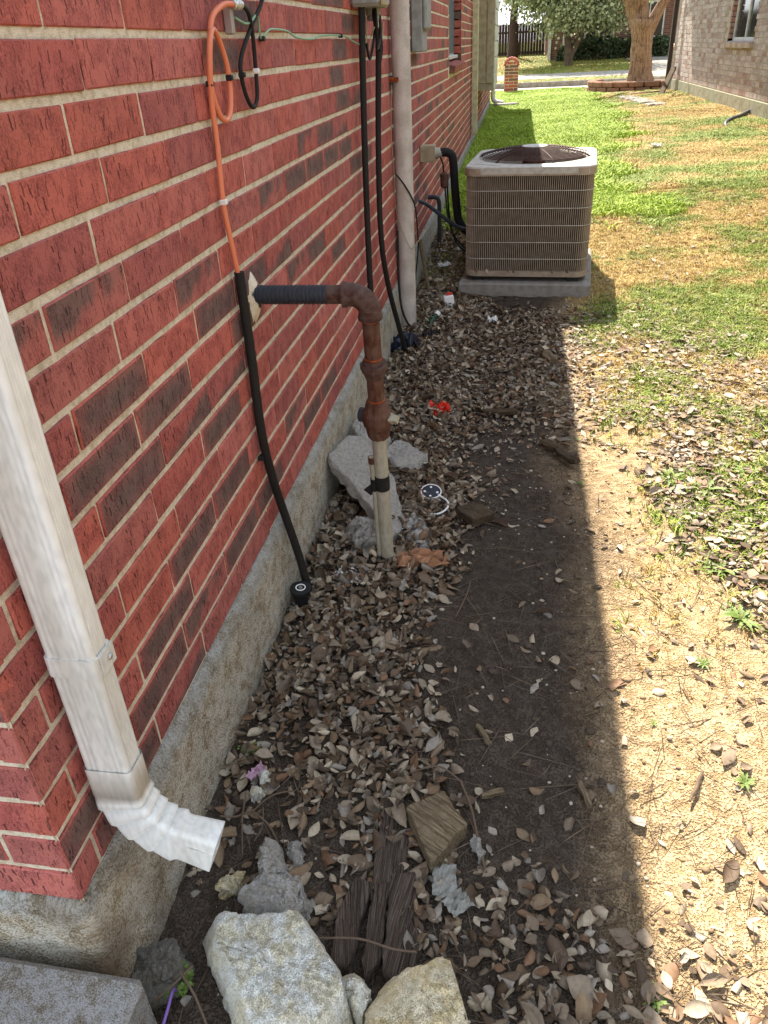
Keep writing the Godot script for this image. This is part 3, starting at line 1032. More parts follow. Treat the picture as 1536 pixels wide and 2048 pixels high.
func build_wall_services() -> void:
	# the tall plastic pipe
	var o := thing("plastic_pipe", "tall pale grey plastic pipe standing against the brick wall", "pipe")
	var st := S()
	lathe(st, Vector3(0.052, -0.30, -3.62), Vector3.UP, [[0.0, 0.046], [2.98, 0.046]], 28)
	put("pipe", st, M.pvc, o)
	st = S()
	lathe(st, Vector3(0.052, 0.965, -3.62), Vector3.UP, [[0.0, 0.046], [0.0005, 0.0475], [0.006, 0.0475], [0.0065, 0.046]], 28)
	put("joint", st, M.pvc, o)
	st = S()
	box(st, Vector3(0.02, 0.97, -3.57), Vector3(0.05, 0.02, 0.012), Basis.IDENTITY, 0.002)
	put("bracket", st, M.rust_orange, o)
	# service box near the top with its underside showing
	o = thing("service_box", "grey plastic utility box on the wall above the black conduits, at the top edge", "utility box")
	st = S()
	box(st, Vector3(0.055, 1.37, -2.78), Vector3(0.11, 0.27, 0.26), Basis.IDENTITY, 0.012)
	put("housing", st, M.box_grey, o)
	st = S()
	box(st, Vector3(0.115, 1.36, -2.72), Vector3(0.012, 0.25, 0.13), Basis.IDENTITY, 0.008)
	put("cover", st, M.box_tan, o)
	st = S()
	lathe(st, Vector3(0.05, 1.245, -2.86), Vector3.DOWN, [[-0.01, 0.03], [0.03, 0.03], [0.034, 0.024], [0.05, 0.022]], 14)
	put("hub", st, M.box_grey, o)
	# black conduits
	cable("black_conduit", "straight black conduit running down the wall from the utility box", [Vector3(0.04, 1.36, -2.70), Vector3(0.032, 1.0, -2.665), Vector3(0.028, 0.6, -2.63), Vector3(0.03, 0.2, -2.60), Vector3(0.04, -0.1, -2.60), Vector3(0.05, -0.3, -2.61)], 0.0125, M.black_rubber, 4, 12, "conduit")
	cable("bent_conduit", "black conduit beside the tall pipe, bending away from the wall to the ground", [Vector3(0.045, 1.12, -3.0), Vector3(0.034, 0.75, -2.95), Vector3(0.032, 0.40, -2.92), Vector3(0.045, 0.17, -2.97), Vector3(0.075, -0.08, -3.08), Vector3(0.11, -0.30, -3.18)], 0.0125, M.black_rubber, 5, 12, "conduit")
	# tangled wires between box and conduits
	var dark := [[Vector3(0.05, 1.27, -2.86), Vector3(0.06, 1.2, -2.83), Vector3(0.055, 1.14, -2.9), Vector3(0.05, 1.1, -2.99)], [Vector3(0.06, 1.27, -2.84), Vector3(0.075, 1.17, -2.78), Vector3(0.06, 1.1, -2.86), Vector3(0.06, 1.16, -2.97), Vector3(0.05, 1.27, -3.0)], [Vector3(0.05, 1.28, -2.95), Vector3(0.05, 1.19, -3.02), Vector3(0.045, 1.11, -3.0), Vector3(0.045, 1.06, -3.0)], [Vector3(0.05, 1.26, -3.03), Vector3(0.04, 1.17, -3.1), Vector3(0.045, 1.1, -3.09), Vector3(0.04, 1.03, -3.03)], [Vector3(0.05, 1.12, -2.68), Vector3(0.05, 1.07, -2.74), Vector3(0.05, 1.13, -2.85), Vector3(0.05, 1.22, -2.93)]]
	var i := 0
	for w in dark:
		cable("black_wire", ["short black wire hanging straight from the utility box", "black wire looping like a hook under the utility box", "black wire entering the top of the bent conduit", "thin black wire bulging out beside the bent conduit", "black wire rising from the straight conduit"][i], w, [0.007, 0.006, 0.006, 0.004, 0.005][i], M.black_rubber, 6, 7, "wire")
		i += 1
	var pale := [[Vector3(0.045, 1.08, -2.72), Vector3(0.055, 1.16, -2.8), Vector3(0.06, 1.19, -2.9), Vector3(0.05, 1.25, -2.97)], [Vector3(0.04, 1.24, -2.73), Vector3(0.05, 1.16, -2.70), Vector3(0.04, 1.09, -2.69)], [Vector3(0.03, 1.2, -3.26), Vector3(0.03, 1.13, -3.2), Vector3(0.03, 1.07, -3.13), Vector3(0.02, 1.02, -3.12)]]
	i = 0
	for w in pale:
		cable("tan_wire", ["thin tan wire crossing the black wires under the utility box", "thin tan wire beside the straight conduit's top", "thin tan wire dangling between the bent conduit and tall pipe"][i], w, 0.0025, M.box_tan, 6, 6, "wire")
		i += 1
	st = S()
	box(st, Vector3(0.066, 1.2, -2.86), Vector3(0.004, 0.06, 0.032), Basis.from_euler(Vector3(0.3, 0, 0)))
	tag(put("paper_tag", st, M.box_tan), "small tan tag hanging among the black wires", "tag")
	# orange cable with its loop, going down into a black sleeve
	var oc := cable("orange_cable", "orange cable coiled in a loop on the bricks and running down the wall", [Vector3(0.03, 1.197, -1.205), Vector3(0.022, 1.196, -1.165), Vector3(0.016, 1.175, -1.105), Vector3(0.016, 1.135, -1.072), Vector3(0.012, 1.07, -1.05), Vector3(0.012, 1.02, -1.066), Vector3(0.014, 0.994, -1.095), Vector3(0.014, 1.0, -1.135), Vector3(0.012, 1.04, -1.165), Vector3(0.012, 1.09, -1.165), Vector3(0.012, 1.137, -1.135), Vector3(0.016, 1.153, -1.095), Vector3(0.022, 1.135, -1.055), Vector3(0.020, 1.09, -1.038), Vector3(0.012, 1.03, -1.043), Vector3(0.01, 0.95, -1.045), Vector3(0.01, 0.844, -1.031), Vector3(0.012, 0.76, -1.04), Vector3(0.014, 0.66, -1.056)], 0.0058, M.orange, 6, 10)
	clip(oc, Vector3(0.014, 1.062, -1.042), M.black_plastic)
	clip(oc, Vector3(0.014, 1.068, -1.166), M.black_plastic)
	clip(oc, Vector3(0.012, 0.845, -1.03), M.white_plastic)
	var bl := cable("black_cable", "black coaxial cable hanging in a narrow loop beside the orange one", [Vector3(0.02, 1.225, -1.465), Vector3(0.02, 1.2, -1.43), Vector3(0.016, 1.155, -1.345), Vector3(0.012, 1.10, -1.265), Vector3(0.012, 1.06, -1.255), Vector3(0.012, 1.02, -1.28), Vector3(0.012, 1.003, -1.315), Vector3(0.012, 1.02, -1.352), Vector3(0.012, 1.07, -1.365), Vector3(0.016, 1.14, -1.36), Vector3(0.024, 1.185, -1.32), Vector3(0.03, 1.2, -1.25)], 0.0048, M.black_rubber, 6, 9)
	clip(bl, Vector3(0.014, 1.07, -1.254), M.black_plastic)
	clip(bl, Vector3(0.014, 1.074, -1.364), M.white_plastic)
	# the coupler that joins them and the second one above
	var cp := thing("cable_coupler", "metal screw connector joining the orange and black cables near the top", "connector")
	st = S()
	lathe(st, Vector3(0.03, 1.197, -1.20), Vector3(0, 0.02, -1), [[0.0, 0.006], [0.002, 0.0095], [0.014, 0.0095], [0.016, 0.007], [0.02, 0.0105], [0.027, 0.0105], [0.029, 0.007], [0.033, 0.0105], [0.040, 0.0105], [0.042, 0.007], [0.052, 0.008], [0.06, 0.005]], 12, true)
	put("barrel", st, M.steel, cp)
	st = S()
	box(st, Vector3(0.012, 1.17, -1.215), Vector3(0.02, 0.05, 0.016), Basis.IDENTITY, 0.003)
	put("ground_block", st, M.steel, cp)
	cp = thing("upper_coupler", "metal connector where the black cable leaves the frame at the top", "connector")
	st = S()
	lathe(st, Vector3(0.02, 1.214, -1.448), Vector3(0, 0.75, -0.6), [[0.0, 0.0055], [0.004, 0.009], [0.016, 0.009], [0.018, 0.012], [0.03, 0.012], [0.032, 0.008], [0.06, 0.008]], 12, true)
	put("barrel", st, M.steel, cp)
	var gw := cable("green_wire", "thin green ground wire strung along a mortar joint to the utility box", [Vector3(0.02, 1.175, -1.235), Vector3(0.02, 1.166, -1.30), Vector3(0.018, 1.17, -1.35), Vector3(0.018, 1.184, -1.40), Vector3(0.014, 1.175, -1.425), Vector3(0.01, 1.145, -1.44), Vector3(0.01, 1.139, -1.455), Vector3(0.01, 1.152, -1.50), Vector3(0.012, 1.158, -1.545), Vector3(0.01, 1.155, -1.69), Vector3(0.01, 1.141, -1.79), Vector3(0.01, 1.137, -1.97), Vector3(0.01, 1.145, -2.08), Vector3(0.01, 1.148, -2.3), Vector3(0.01, 1.145, -2.48), Vector3(0.014, 1.13, -2.6), Vector3(0.03, 1.115, -2.70)], 0.0026, M.green_wire, 6, 7, "wire")
	clip(gw, Vector3(0.01, 1.138, -1.452), M.black_plastic)
	clip(gw, Vector3(0.01, 1.146, -2.40), M.black_plastic)
	# the sleeve
	var sl := cable("black_sleeve", "long black sleeve carrying the orange cable down past the foundation into the leaves", [Vector3(0.016, 0.695, -1.052), Vector3(0.016, 0.5, -1.055), Vector3(0.016, 0.3, -1.052), Vector3(0.018, 0.15, -1.085), Vector3(0.026, 0.03, -1.115), Vector3(0.05, -0.12, -1.125), Vector3(0.078, -0.30, -1.115)], 0.0115, M.black_rubber, 6, 12, "conduit")
	clip(sl, Vector3(0.008, 0.235, -1.043), M.black_plastic)
	# loose thin wires by the tall pipe
	cable("thin_black_wire", "thin black wire crossing in front of the tall pipe and down its far side", [Vector3(0.02, 0.56, -3.52), Vector3(0.06, 0.50, -3.56), Vector3(0.104, 0.40, -3.60), Vector3(0.112, 0.26, -3.64), Vector3(0.108, 0.15, -3.68), Vector3(0.085, -0.02, -3.69)], 0.004, M.black_rubber, 6, 7, "wire")
	cable("pale_thin_wire", "hair-thin pale wire dangling across the tall pipe", [Vector3(0.02, 0.95, -3.5), Vector3(0.015, 0.75, -3.47), Vector3(0.02, 0.55, -3.49), Vector3(0.016, 0.42, -3.51), Vector3(0.03, 0.32, -3.55), Vector3(0.08, 0.19, -3.565), Vector3(0.106, 0.2, -3.60), Vector3(0.16, 0.26, -3.75)], 0.0018, M.box_tan, 6, 6, "wire")
	cable("corner_wire", "thin black wire running down the foundation behind the tall pipe", [Vector3(0.03, 0.3, -3.46), Vector3(0.03, 0.0, -3.45), Vector3(0.05, -0.15, -3.47), Vector3(0.105, -0.28, -3.54)], 0.006, M.black_rubber, 6, 7, "wire")
	cable("tan_stick", "thin tan stick leaning on the far side of the tall pipe", [Vector3(0.07, 0.12, -4.1), Vector3(0.10, -0.08, -4.12), Vector3(0.13, -0.26, -4.12)], [0.014, 0.012, 0.012, 0.012, 0.011, 0.011, 0.012, 0.012, 0.012, 0.011, 0.010, 0.009, 0.008], M.wood_grey, 6, 8, "stick")
	# grey box beyond the tall pipe
	o = thing("meter_box", "narrow grey electrical box on the wall just beyond the tall pipe", "electrical box")
	st = S()
	box(st, Vector3(0.032, 1.40, -4.62), Vector3(0.064, 0.66, 0.26), Basis.IDENTITY, 0.006)
	put("housing", st, M.box_grey, o)
	st = S()
	box(st, Vector3(0.076, 1.46, -4.62), Vector3(0.028, 0.56, 0.25), Basis.IDENTITY, 0.01)
	put("door", st, M.box_grey, o)
	# cream downspout farther along
	o = thing("cream_downspout", "cream square downspout on the brick wall beyond the window", "downspout")
	st = S()
	box(st, Vector3(0.05, 1.35, -10.9), Vector3(0.075, 2.62, 0.11), Basis.IDENTITY, 0.006)
	put("pipe", st, M.cream_paint, o)
	st = S()
	box(st, Vector3(0.05, 0.34, -10.9), Vector3(0.081, 0.012, 0.116), Basis.IDENTITY, 0.003)
	put("joint", st, M.cream_paint, o)
	# the last downspout at the far corner of the house, with its splash block
	o = thing("far_downspout", "white downspout at the far corner of the brick house", "downspout")
	st = S()
	box(st, Vector3(0.075, 1.4, -18.35), Vector3(0.08, 2.5, 0.1), Basis.IDENTITY, 0.006)
	put("pipe", st, M.trim, o)
	st = S()
	tube(st, curve([Vector3(0.075, 0.16, -18.35), Vector3(0.085, 0.03, -18.33), Vector3(0.16, -0.03, -18.3), Vector3(0.3, -0.05, -18.25)], 4), 0.05, 8)
	put("elbow", st, M.trim, o)
	o = thing("splash_block", "pale concrete splash block under the far downspout", "splash block")
	st = S()
	box(st, Vector3(0.36, gy(0.36, -18.1) + 0.04, -18.1), Vector3(0.5, 0.09, 0.3), Basis(Vector3.UP, 0.3), 0.015)
	put("block", st, M.pad, o)

# ---------------------------------------------------------------- air conditioner
func rrect(hx: float, hz: float, r: float, per := 6) -> Array:
	var pts := []
	for q in 4:
		var c := Vector2([hx - r, -(hx - r), -(hx - r), hx - r][q], [hz - r, hz - r, -(hz - r), -(hz - r)][q])
		for k in per + 1:
			var a := PI / 2 * (q + float(k) / per)
			pts.append(c + Vector2(cos(a), sin(a)) * r)
	return pts

func wall_of(st: SurfaceTool, outline: Array, y0: float, y1: float) -> void:
	for i in outline.size():
		var a: Vector2 = outline[i]
		var b: Vector2 = outline[(i + 1) % outline.size()]
		quad(st, Vector3(b.x, y0, b.y), Vector3(a.x, y0, a.y), Vector3(a.x, y1, a.y), Vector3(b.x, y1, b.y))

func lid_of(st: SurfaceTool, outline: Array, y: float, up := true) -> void:
	for i in outline.size():
		var a: Vector2 = outline[i]
		var b: Vector2 = outline[(i + 1) % outline.size()]
		if up:
			tri(st, Vector3(0, y, 0), Vector3(b.x, y, b.y), Vector3(a.x, y, a.y))
		else:
			tri(st, Vector3(0, y, 0), Vector3(a.x, y, a.y), Vector3(b.x, y, b.y))

func build_ac() -> void:
	var base := Vector3(0.725, -0.165, -4.65)
	var turn := deg_to_rad(-4.5)
	var p := thing("equipment_pad", "flat grey concrete pad under the air conditioner", "pad", base)
	p.rotation.y = turn
	var st := S()
	box(st, Vector3(0, -0.05, 0), Vector3(0.80, 0.10, 0.96), Basis.IDENTITY, 0.008)
	put("slab", st, M.ac_pad, p)
	var o := thing("air_conditioner", "square air conditioner with wire-caged sides and round fan guard, by the wall", "air conditioner", base)
	o.rotation.y = turn
	var hx := 0.372
	var hz := 0.43
	st = S()
	for q in [[-1, -1], [1, -1], [-1, 1], [1, 1]]:
		box(st, Vector3(q[0] * 0.29, 0.014, q[1] * 0.36), Vector3(0.07, 0.028, 0.07))
	put("foot", st, M.black_plastic, o)
	st = S()
	var oo := rrect(hx - 0.002, hz - 0.002, 0.075, 7)
	flat(st)
	wall_of(st, oo, 0.03, 0.062)
	lid_of(st, oo, 0.062)
	lid_of(st, oo, 0.03, false)
	put("base_pan", st, M.ac_body, o)
	# coil behind the cage
	st = S()
	var inner := rrect(hx - 0.035, hz - 0.035, 0.06, 7)
	wall_of(st, inner, 0.06, 0.60)
	put("coil", st, M.ac_coil, o)
	# louvred cage: upright blades and level wires all the way round
	st = S()
	var rim := rrect(hx - 0.008, hz - 0.008, 0.072, 10)
	var total := 0.0
	for i in rim.size():
		total += (rim[(i + 1) % rim.size()] - rim[i]).length()
	var n := int(total / 0.0117)
	for k in n:
		var want := total * k / n
		var i := 0
		while want > (rim[(i + 1) % rim.size()] - rim[i]).length():
			want -= (rim[(i + 1) % rim.size()] - rim[i]).length()
			i += 1
		var dirv: Vector2 = (rim[(i + 1) % rim.size()] - rim[i]).normalized()
		var q: Vector2 = rim[i] + dirv * want
		box(st, Vector3(q.x, 0.33, q.y), Vector3(0.0042, 0.545, 0.008), Basis(Vector3.UP, -dirv.angle()))
	var bars := put("louvre_cage", st, M.ac_body, o)
	bars.set_meta("kind", "stuff")
	for k in 5:
		st = S()
		var loop := []
		for q in rrect(hx - 0.0025, hz - 0.0025, 0.076, 6):
			loop.append(Vector3(q.x, 0.135 + k * 0.0965, q.y))
		loop.append(loop[0])
		tube(st, loop, 0.0022, 6, false)
		put("level_wire", st, M.ac_top, o)
	for q in [[-1, 1], [-1, -1]]:
		st = S()
		box(st, Vector3(q[0] * (hx - 0.014), 0.33, q[1] * (hz - 0.062)), Vector3(0.012, 0.545, 0.035), Basis.IDENTITY, 0.003)
		put("corner_post", st, M.ac_body, o)
	# top pan with its round opening
	st = S()
	var seg := 56
	var y1 := 0.652
	var outer := []
	var ring := []
	var R := 0.318
	for k in seg:
		var a := TAU * k / seg
		var d := Vector2(cos(a), sin(a))
		var best := 10.0
		var rr := rrect(hx + 0.006, hz + 0.006, 0.085, 8)
		for i in rr.size():
			var hit = Geometry2D.segment_intersects_segment(Vector2.ZERO, d * 3, rr[i], rr[(i + 1) % rr.size()])
			if hit != null:
				best = minf(best, (hit as Vector2).length())
		outer.append(d * best)
		ring.append(d * R)
	for k in seg:
		var k2 := (k + 1) % seg
		flat(st)
		var A := func(v: Vector2, y: float, f: float) -> Vector3: return Vector3(v.x * f, y, v.y * f)
		var rows := [[outer, 0.612, 1.0], [outer, y1 - 0.012, 1.0], [outer, y1 - 0.003, 0.99], [outer, y1, 0.972], [ring, y1, 1.03], [ring, y1 - 0.008, 1.0], [ring, y1 - 0.09, 0.985]]
		for i in rows.size() - 1:
			var a0 = rows[i]
			var a1 = rows[i + 1]
			quad(st, A.call(a0[0][k2], a0[1], a0[2]), A.call(a0[0][k], a0[1], a0[2]), A.call(a1[0][k], a1[1], a1[2]), A.call(a1[0][k2], a1[1], a1[2]))
	var topn := put("top_pan", st, M.ac_top, o)
	st = S()
	flat(st)
	wall_of(st, rrect(hx + 0.0055, hz + 0.0055, 0.085, 8), 0.602, y1 - 0.009)
	put("skirt", st, M.ac_body, topn)
	for k in 6:
		st = S()
		box(st, Vector3(-0.29 + 0.045 * (k % 3), y1 + 0.001, (0.32 + 0.03 * (k % 3)) * (1 if k < 3 else -1)), Vector3(0.09, 0.003, 0.006), Basis(Vector3.UP, -0.5 if k < 3 else 0.5), 0.001)
		put("pressed_rib", st, M.ac_top, topn)
	# fan guard: rings, spokes and the badge in the middle
	var g := Node3D.new()
	g.name = "fan_guard"
	o.add_child(g, true)
	for k in 17:
		var r := 0.065 + k * 0.0163
		var y := y1 + 0.014 + 0.045 * (1.0 - pow(r / 0.335, 2.2))
		st = S()
		var loop := []
		for i in 49:
			loop.append(Vector3(cos(TAU * i / 48), 0, sin(TAU * i / 48)) * r + Vector3(0, y, 0))
		tube(st, loop, 0.0028, 5, false)
		put("ring", st, M.ac_guard, g)
	for k in 6:
		st = S()
		var a := TAU * (k + 0.12) / 6
		var sp := []
		for i in 9:
			var r := 0.05 + i * 0.0365
			sp.append(Vector3(cos(a) * r, y1 + 0.010 + 0.045 * (1.0 - pow(minf(r / 0.335, 1.0), 2.2)) - (0.012 if i == 8 else 0.0), sin(a) * r))
		tube(st, sp, 0.0058, 6)
		put("spoke", st, M.ac_guard, g)
	st = S()
	lathe(st, Vector3(0, y1 + 0.053, 0), Vector3.UP, [[0.0, 0.0], [0.0, 0.078], [0.008, 0.078], [0.010, 0.074], [0.010, 0.0]], 28)
	put("badge", st, M.ac_top, g)
	# motor, blades and the dark inside
	st = S()
	lathe(st, Vector3(0, 0.50, 0), Vector3.UP, [[0.0, 0.0], [0.0, 0.07], [0.13, 0.07], [0.14, 0.06], [0.14, 0.0]], 20)
	put("motor", st, M.rust, o)
	for k in 3:
		st = S()
		var a := TAU * k / 3 + 0.5
		var b := Basis(Vector3.UP, a)
		var rows := []
		for i in 7:
			var r := 0.06 + i * 0.038
			var w := 0.05 + 0.012 * i
			rows.append([b * Vector3(r, 0.50 - 0.03, -w), b * Vector3(r, 0.52, 0), b * Vector3(r, 0.54, w)])
		for i in 6:
			for j in 2:
				quad(st, rows[i][j], rows[i][j + 1], rows[i + 1][j + 1], rows[i + 1][j])
		put("fan_blade", st, M.rust, o)
	st = S()
	box(st, Vector3(0, 0.08, 0), Vector3(0.62, 0.02, 0.74))
	lathe(st, Vector3(0.1, 0.09, 0.05), Vector3.UP, [[0.0, 0.09], [0.26, 0.09], [0.30, 0.05], [0.31, 0.0]], 16)
	put("compressor", st, M.ac_coil, o)
	# fallen leaves caught in the cage are part of the litter; the lines that feed the unit follow
	var b2 := thing("line_cover", "tan square cover on the wall where the refrigerant line comes out", "cover box")
	st = S()
	box(st, Vector3(0.048, 0.50, -4.86), Vector3(0.096, 0.098, 0.10), Basis.IDENTITY, 0.004)
	put("box", st, M.box_tan, b2)
	st = S()
	lathe(st, Vector3(0.096, 0.50, -4.86), Vector3.RIGHT, [[0.0, 0.036], [0.012, 0.034], [0.045, 0.024]], 14)
	put("collar", st, M.pipe_cream, b2)
	cable("insulated_line", "thick black insulated refrigerant line dropping from the wall to the air conditioner", [Vector3(0.12, 0.50, -4.86), Vector3(0.165, 0.503, -4.865), Vector3(0.20, 0.485, -4.87), Vector3(0.212, 0.44, -4.87), Vector3(0.222, 0.30, -4.87), Vector3(0.236, 0.16, -4.87), Vector3(0.25, 0.08, -4.86), Vector3(0.30, 0.02, -4.83), Vector3(0.37, 0.0, -4.80)], 0.027, M.black_rubber, 5, 12, "pipe")
	var fd := cable("thin_line", "thin dark line with a rusty filter can hanging next to the insulated line", [Vector3(0.13, 0.475, -4.84), Vector3(0.148, 0.44, -4.82), Vector3(0.156, 0.36, -4.82), Vector3(0.166, 0.24, -4.82), Vector3(0.18, 0.12, -4.82), Vector3(0.22, 0.0, -4.8), Vector3(0.30, -0.08, -4.76), Vector3(0.36, -0.1, -4.72)], 0.0055, M.black_rubber, 6, 8, "pipe")
	st = S()
	lathe(st, Vector3(0.154, 0.39, -4.82), Vector3(0.06, -1, 0), [[0.0, 0.006], [0.006, 0.022], [0.014, 0.027], [0.085, 0.027], [0.093, 0.022], [0.1, 0.006]], 16)
	put("filter_can", st, M.rust, fd)
	cable("grey_conduit", "grey flexible conduit reaching from the wall to the air conditioner", [Vector3(-0.01, 0.235, -4.72), Vector3(0.05, 0.205, -4.74), Vector3(0.15, 0.125, -4.76), Vector3(0.24, 0.06, -4.77), Vector3(0.30, 0.04, -4.77), Vector3(0.37, 0.04, -4.77)], 0.0125, M.pipe_wrap, 5, 12, "conduit")
	cable("low_black_wire", "black wire sagging to the ground left of the air conditioner", [Vector3(0.17, 0.3, -4.9), Vector3(0.18, 0.12, -4.92), Vector3(0.22, -0.05, -4.9), Vector3(0.30, -0.12, -4.85), Vector3(0.37, -0.1, -4.8)], 0.006, M.black_rubber, 6, 7, "wire")
	cable("wall_stub", "short grey pipe stub bending out of the foundation behind the lines", [Vector3(-0.01, 0.16, -5.3), Vector3(0.05, 0.16, -5.3), Vector3(0.075, 0.14, -5.3), Vector3(0.08, 0.06, -5.3), Vector3(0.08, -0.16, -5.3)], 0.016, M.pipe_wrap, 5, 10, "pipe")

# ---------------------------------------------------------------- stones, boards and litter on the ground
func rock(called: String, label: String, cat: String, outline: Array, top: float, thick: float, rough: float, sd: int, m: Material, tilt := Vector2.ZERO, dome := 0.12, batter := 0.08, cuts := 5) -> MeshInstance3D:
	var mid := Vector2.ZERO
	for p in outline:
		mid += Vector2(p[0], p[1])
	mid /= outline.size()
	var loc := []
	for p in outline:
		loc.append(Vector2(p[0], p[1]) - mid)
	var o := put(called, stone(loc, thick, thick, rough, sd, tilt, 8, dome, batter, cuts), m)
	o.position = Vector3(mid.x, top - thick, mid.y)
	tag(o, label, cat)
	return o

func board(called: String, label: String, cat: String, outline: Array, top: float, thick: float, m: Material, turn: float, sd: int) -> MeshInstance3D:
	# turn: the way its grain runs; built lying along z and turned about y
	var mid := Vector2.ZERO
	for p in outline:
		mid += Vector2(p[0], p[1])
	mid /= outline.size()
	var loc := []
	for p in outline:
		loc.append((Vector2(p[0], p[1]) - mid).rotated(turn))
	var o := put(called, stone(loc, thick, thick, 0.006, sd, Vector2.ZERO, 7, 0.02, 0.0), m)
	o.position = Vector3(mid.x, top - thick, mid.y)
	o.rotation.y = turn
	tag(o, label, cat)
	return o

func crumple(called: String, label: String, cat: String, at: Vector3, w: float, l: float, amp: float, m: Material, turn: float, sd: int, tilt := 0.0) -> MeshInstance3D:
	var st := S()
	flat(st)
	var g := []
	for i in 8:
		var row := []
		for j in 10:
			var u := i / 7.0 - 0.5
			var v := j / 9.0 - 0.5
			var edge := 1.0 + 0.25 * nz2.get_noise_2d(u * 900 + sd * 50, v * 900)
			row.append(Vector3(u * w * edge, amp * (0.9 + nz2.get_noise_2d(u * 380 + sd * 31, v * 380) * 1.8 + 0.8 * nz2.get_noise_2d(u * 1100, v * 1100 + sd * 9)), v * l * edge))
		g.append(row)
	for i in 7:
		for j in 9:
			quad(st, g[i][j + 1], g[i + 1][j + 1], g[i + 1][j], g[i][j])
	var o := put(called, st, m)
	o.position = at
	o.rotation = Vector3(tilt, turn, 0)
	tag(o, label, cat)
	return o

func build_debris() -> void:
	rock("limestone_rock", "large white limestone block at the bottom edge, below the downspout", "rock", [[0.122, -0.099], [0.147, -0.114], [0.226, -0.119], [0.303, -0.133], [0.350, -0.081], [0.402, -0.031], [0.412, -0.005], [0.372, 0.055], [0.313, 0.085], [0.260, 0.09], [0.208, 0.017], [0.165, -0.033]], -0.168, 0.13, 0.013, 41, M.stone_white, Vector2(0.02, 0.05), 0.06, 0.08, 12)
	rock("limestone_rock", "tan limestone block at the bottom edge beside the white one", "rock", [[0.447, -0.048], [0.503, -0.071], [0.542, -0.086], [0.576, -0.077], [0.594, -0.036], [0.609, 0.031], [0.590, 0.08], [0.44, 0.08], [0.436, 0.003]], -0.168, 0.12, 0.013, 42, M.stone_tan, Vector2(-0.02, 0.06), 0.08, 0.08, 12)
	rock("limestone_rock", "small pale stone wedged between the white and tan blocks", "rock", [[0.373, -0.064], [0.407, -0.060], [0.432, -0.033], [0.425, 0.0], [0.385, -0.01]], -0.205, 0.07, 0.02, 43, M.stone_white, Vector2.ZERO, 0.3)
	rock("concrete_chunk", "ragged grey concrete chunk with a pointed end below the downspout outlet", "concrete chunk", [[0.187, -0.295], [0.203, -0.297], [0.232, -0.241], [0.273, -0.204], [0.293, -0.165], [0.263, -0.140], [0.192, -0.145], [0.172, -0.173], [0.192, -0.209], [0.172, -0.255]], -0.205, 0.07, 0.022, 44, M.rubble, Vector2(0, 0.12), 0.25)
	rock("concrete_chunk", "small grey concrete chip right of the pointed chunk", "concrete chunk", [[0.219, -0.304], [0.234, -0.306], [0.254, -0.275], [0.240, -0.264], [0.223, -0.277]], -0.232, 0.04, 0.02, 45, M.rubble, Vector2.ZERO, 0.4)
	var slab := V2([[0.020, -1.658], [0.050, -1.858], [0.090, -1.888], [0.180, -1.802], [0.243, -1.702], [0.310, -1.465], [0.275, -1.395], [0.195, -1.479], [0.112, -1.569]])
	var mid := Vector2(0.166, -1.646)
	for i in slab.size():
		slab[i] -= mid
	var big := put("concrete_slab", stone(slab, 0.0, 0.05, 0.011, 46, Vector2(-0.5, 0.0), 8, 0.1, 0.0, 3), M.rubble)
	big.position = Vector3(mid.x, -0.143, mid.y)
	tag(big, "broken grey concrete slab leaning on the foundation behind the gas pipe", "concrete slab")
	rock("concrete_slab", "flat broken concrete piece just behind the leaning slab", "concrete slab", [[0.164, -1.954], [0.214, -2.055], [0.325, -1.953], [0.297, -1.870], [0.225, -1.827]], -0.195, 0.07, 0.016, 47, M.rubble, Vector2(-0.1, 0.0), 0.15)
	rock("concrete_slab", "broken concrete piece against the foundation farthest behind the gas pipe", "concrete slab", [[0.03, -2.0], [0.07, -2.13], [0.17, -2.08], [0.18, -1.95], [0.09, -1.9]], -0.14, 0.12, 0.02, 48, M.rubble, Vector2(-0.3, 0.0), 0.15)
	rock("concrete_chunk", "knobbly pale concrete lump left of the gas pipe's foot", "concrete chunk", [[0.128, -1.428], [0.160, -1.507], [0.212, -1.496], [0.237, -1.407], [0.222, -1.334], [0.162, -1.357]], -0.215, 0.06, 0.045, 49, M.rubble, Vector2.ZERO, 0.4)
	rock("concrete_chunk", "pale concrete lump right of the gas pipe's foot", "concrete chunk", [[0.305, -1.449], [0.332, -1.522], [0.387, -1.444], [0.364, -1.384], [0.319, -1.386]], -0.232, 0.05, 0.04, 50, M.rubble, Vector2.ZERO, 0.4)
	rock("pebble_stone", "round pale pebble beside the pink withered leaf", "pebble", [[0.118, -0.455], [0.14, -0.46], [0.145, -0.435], [0.122, -0.43]], -0.225, 0.025, 0.012, 55, M.stone_white, Vector2.ZERO, 0.6)
	rock("pebble_stone", "flat pale pebble just below the round pale one", "pebble", [[0.108, -0.42], [0.14, -0.425], [0.138, -0.405], [0.112, -0.402]], -0.235, 0.02, 0.012, 56, M.stone_white, Vector2.ZERO, 0.4)
	rock("pebble_stone", "yellowish stone under the downspout outlet", "pebble", [[0.105, -0.225], [0.14, -0.23], [0.148, -0.2], [0.115, -0.19]], -0.228, 0.03, 0.02, 57, M.stone_tan, Vector2.ZERO, 0.5)
	rock("pebble_stone", "small rough pale stone on the dark soil below the wooden block", "pebble", [[0.585, -0.36], [0.602, -0.365], [0.61, -0.325], [0.59, -0.32]], -0.238, 0.02, 0.02, 58, M.rubble, Vector2.ZERO, 0.5)
	var ps := S()
	box(ps, Vector3(0, 0.1, 0), Vector3(0.69, 0.2, 0.6), Basis.IDENTITY, 0.010)
	var pad := put("concrete_pad", ps, M.pad)
	pad.position = Vector3(-0.253, -0.302, 0.338)
	pad.rotation.y = -0.02
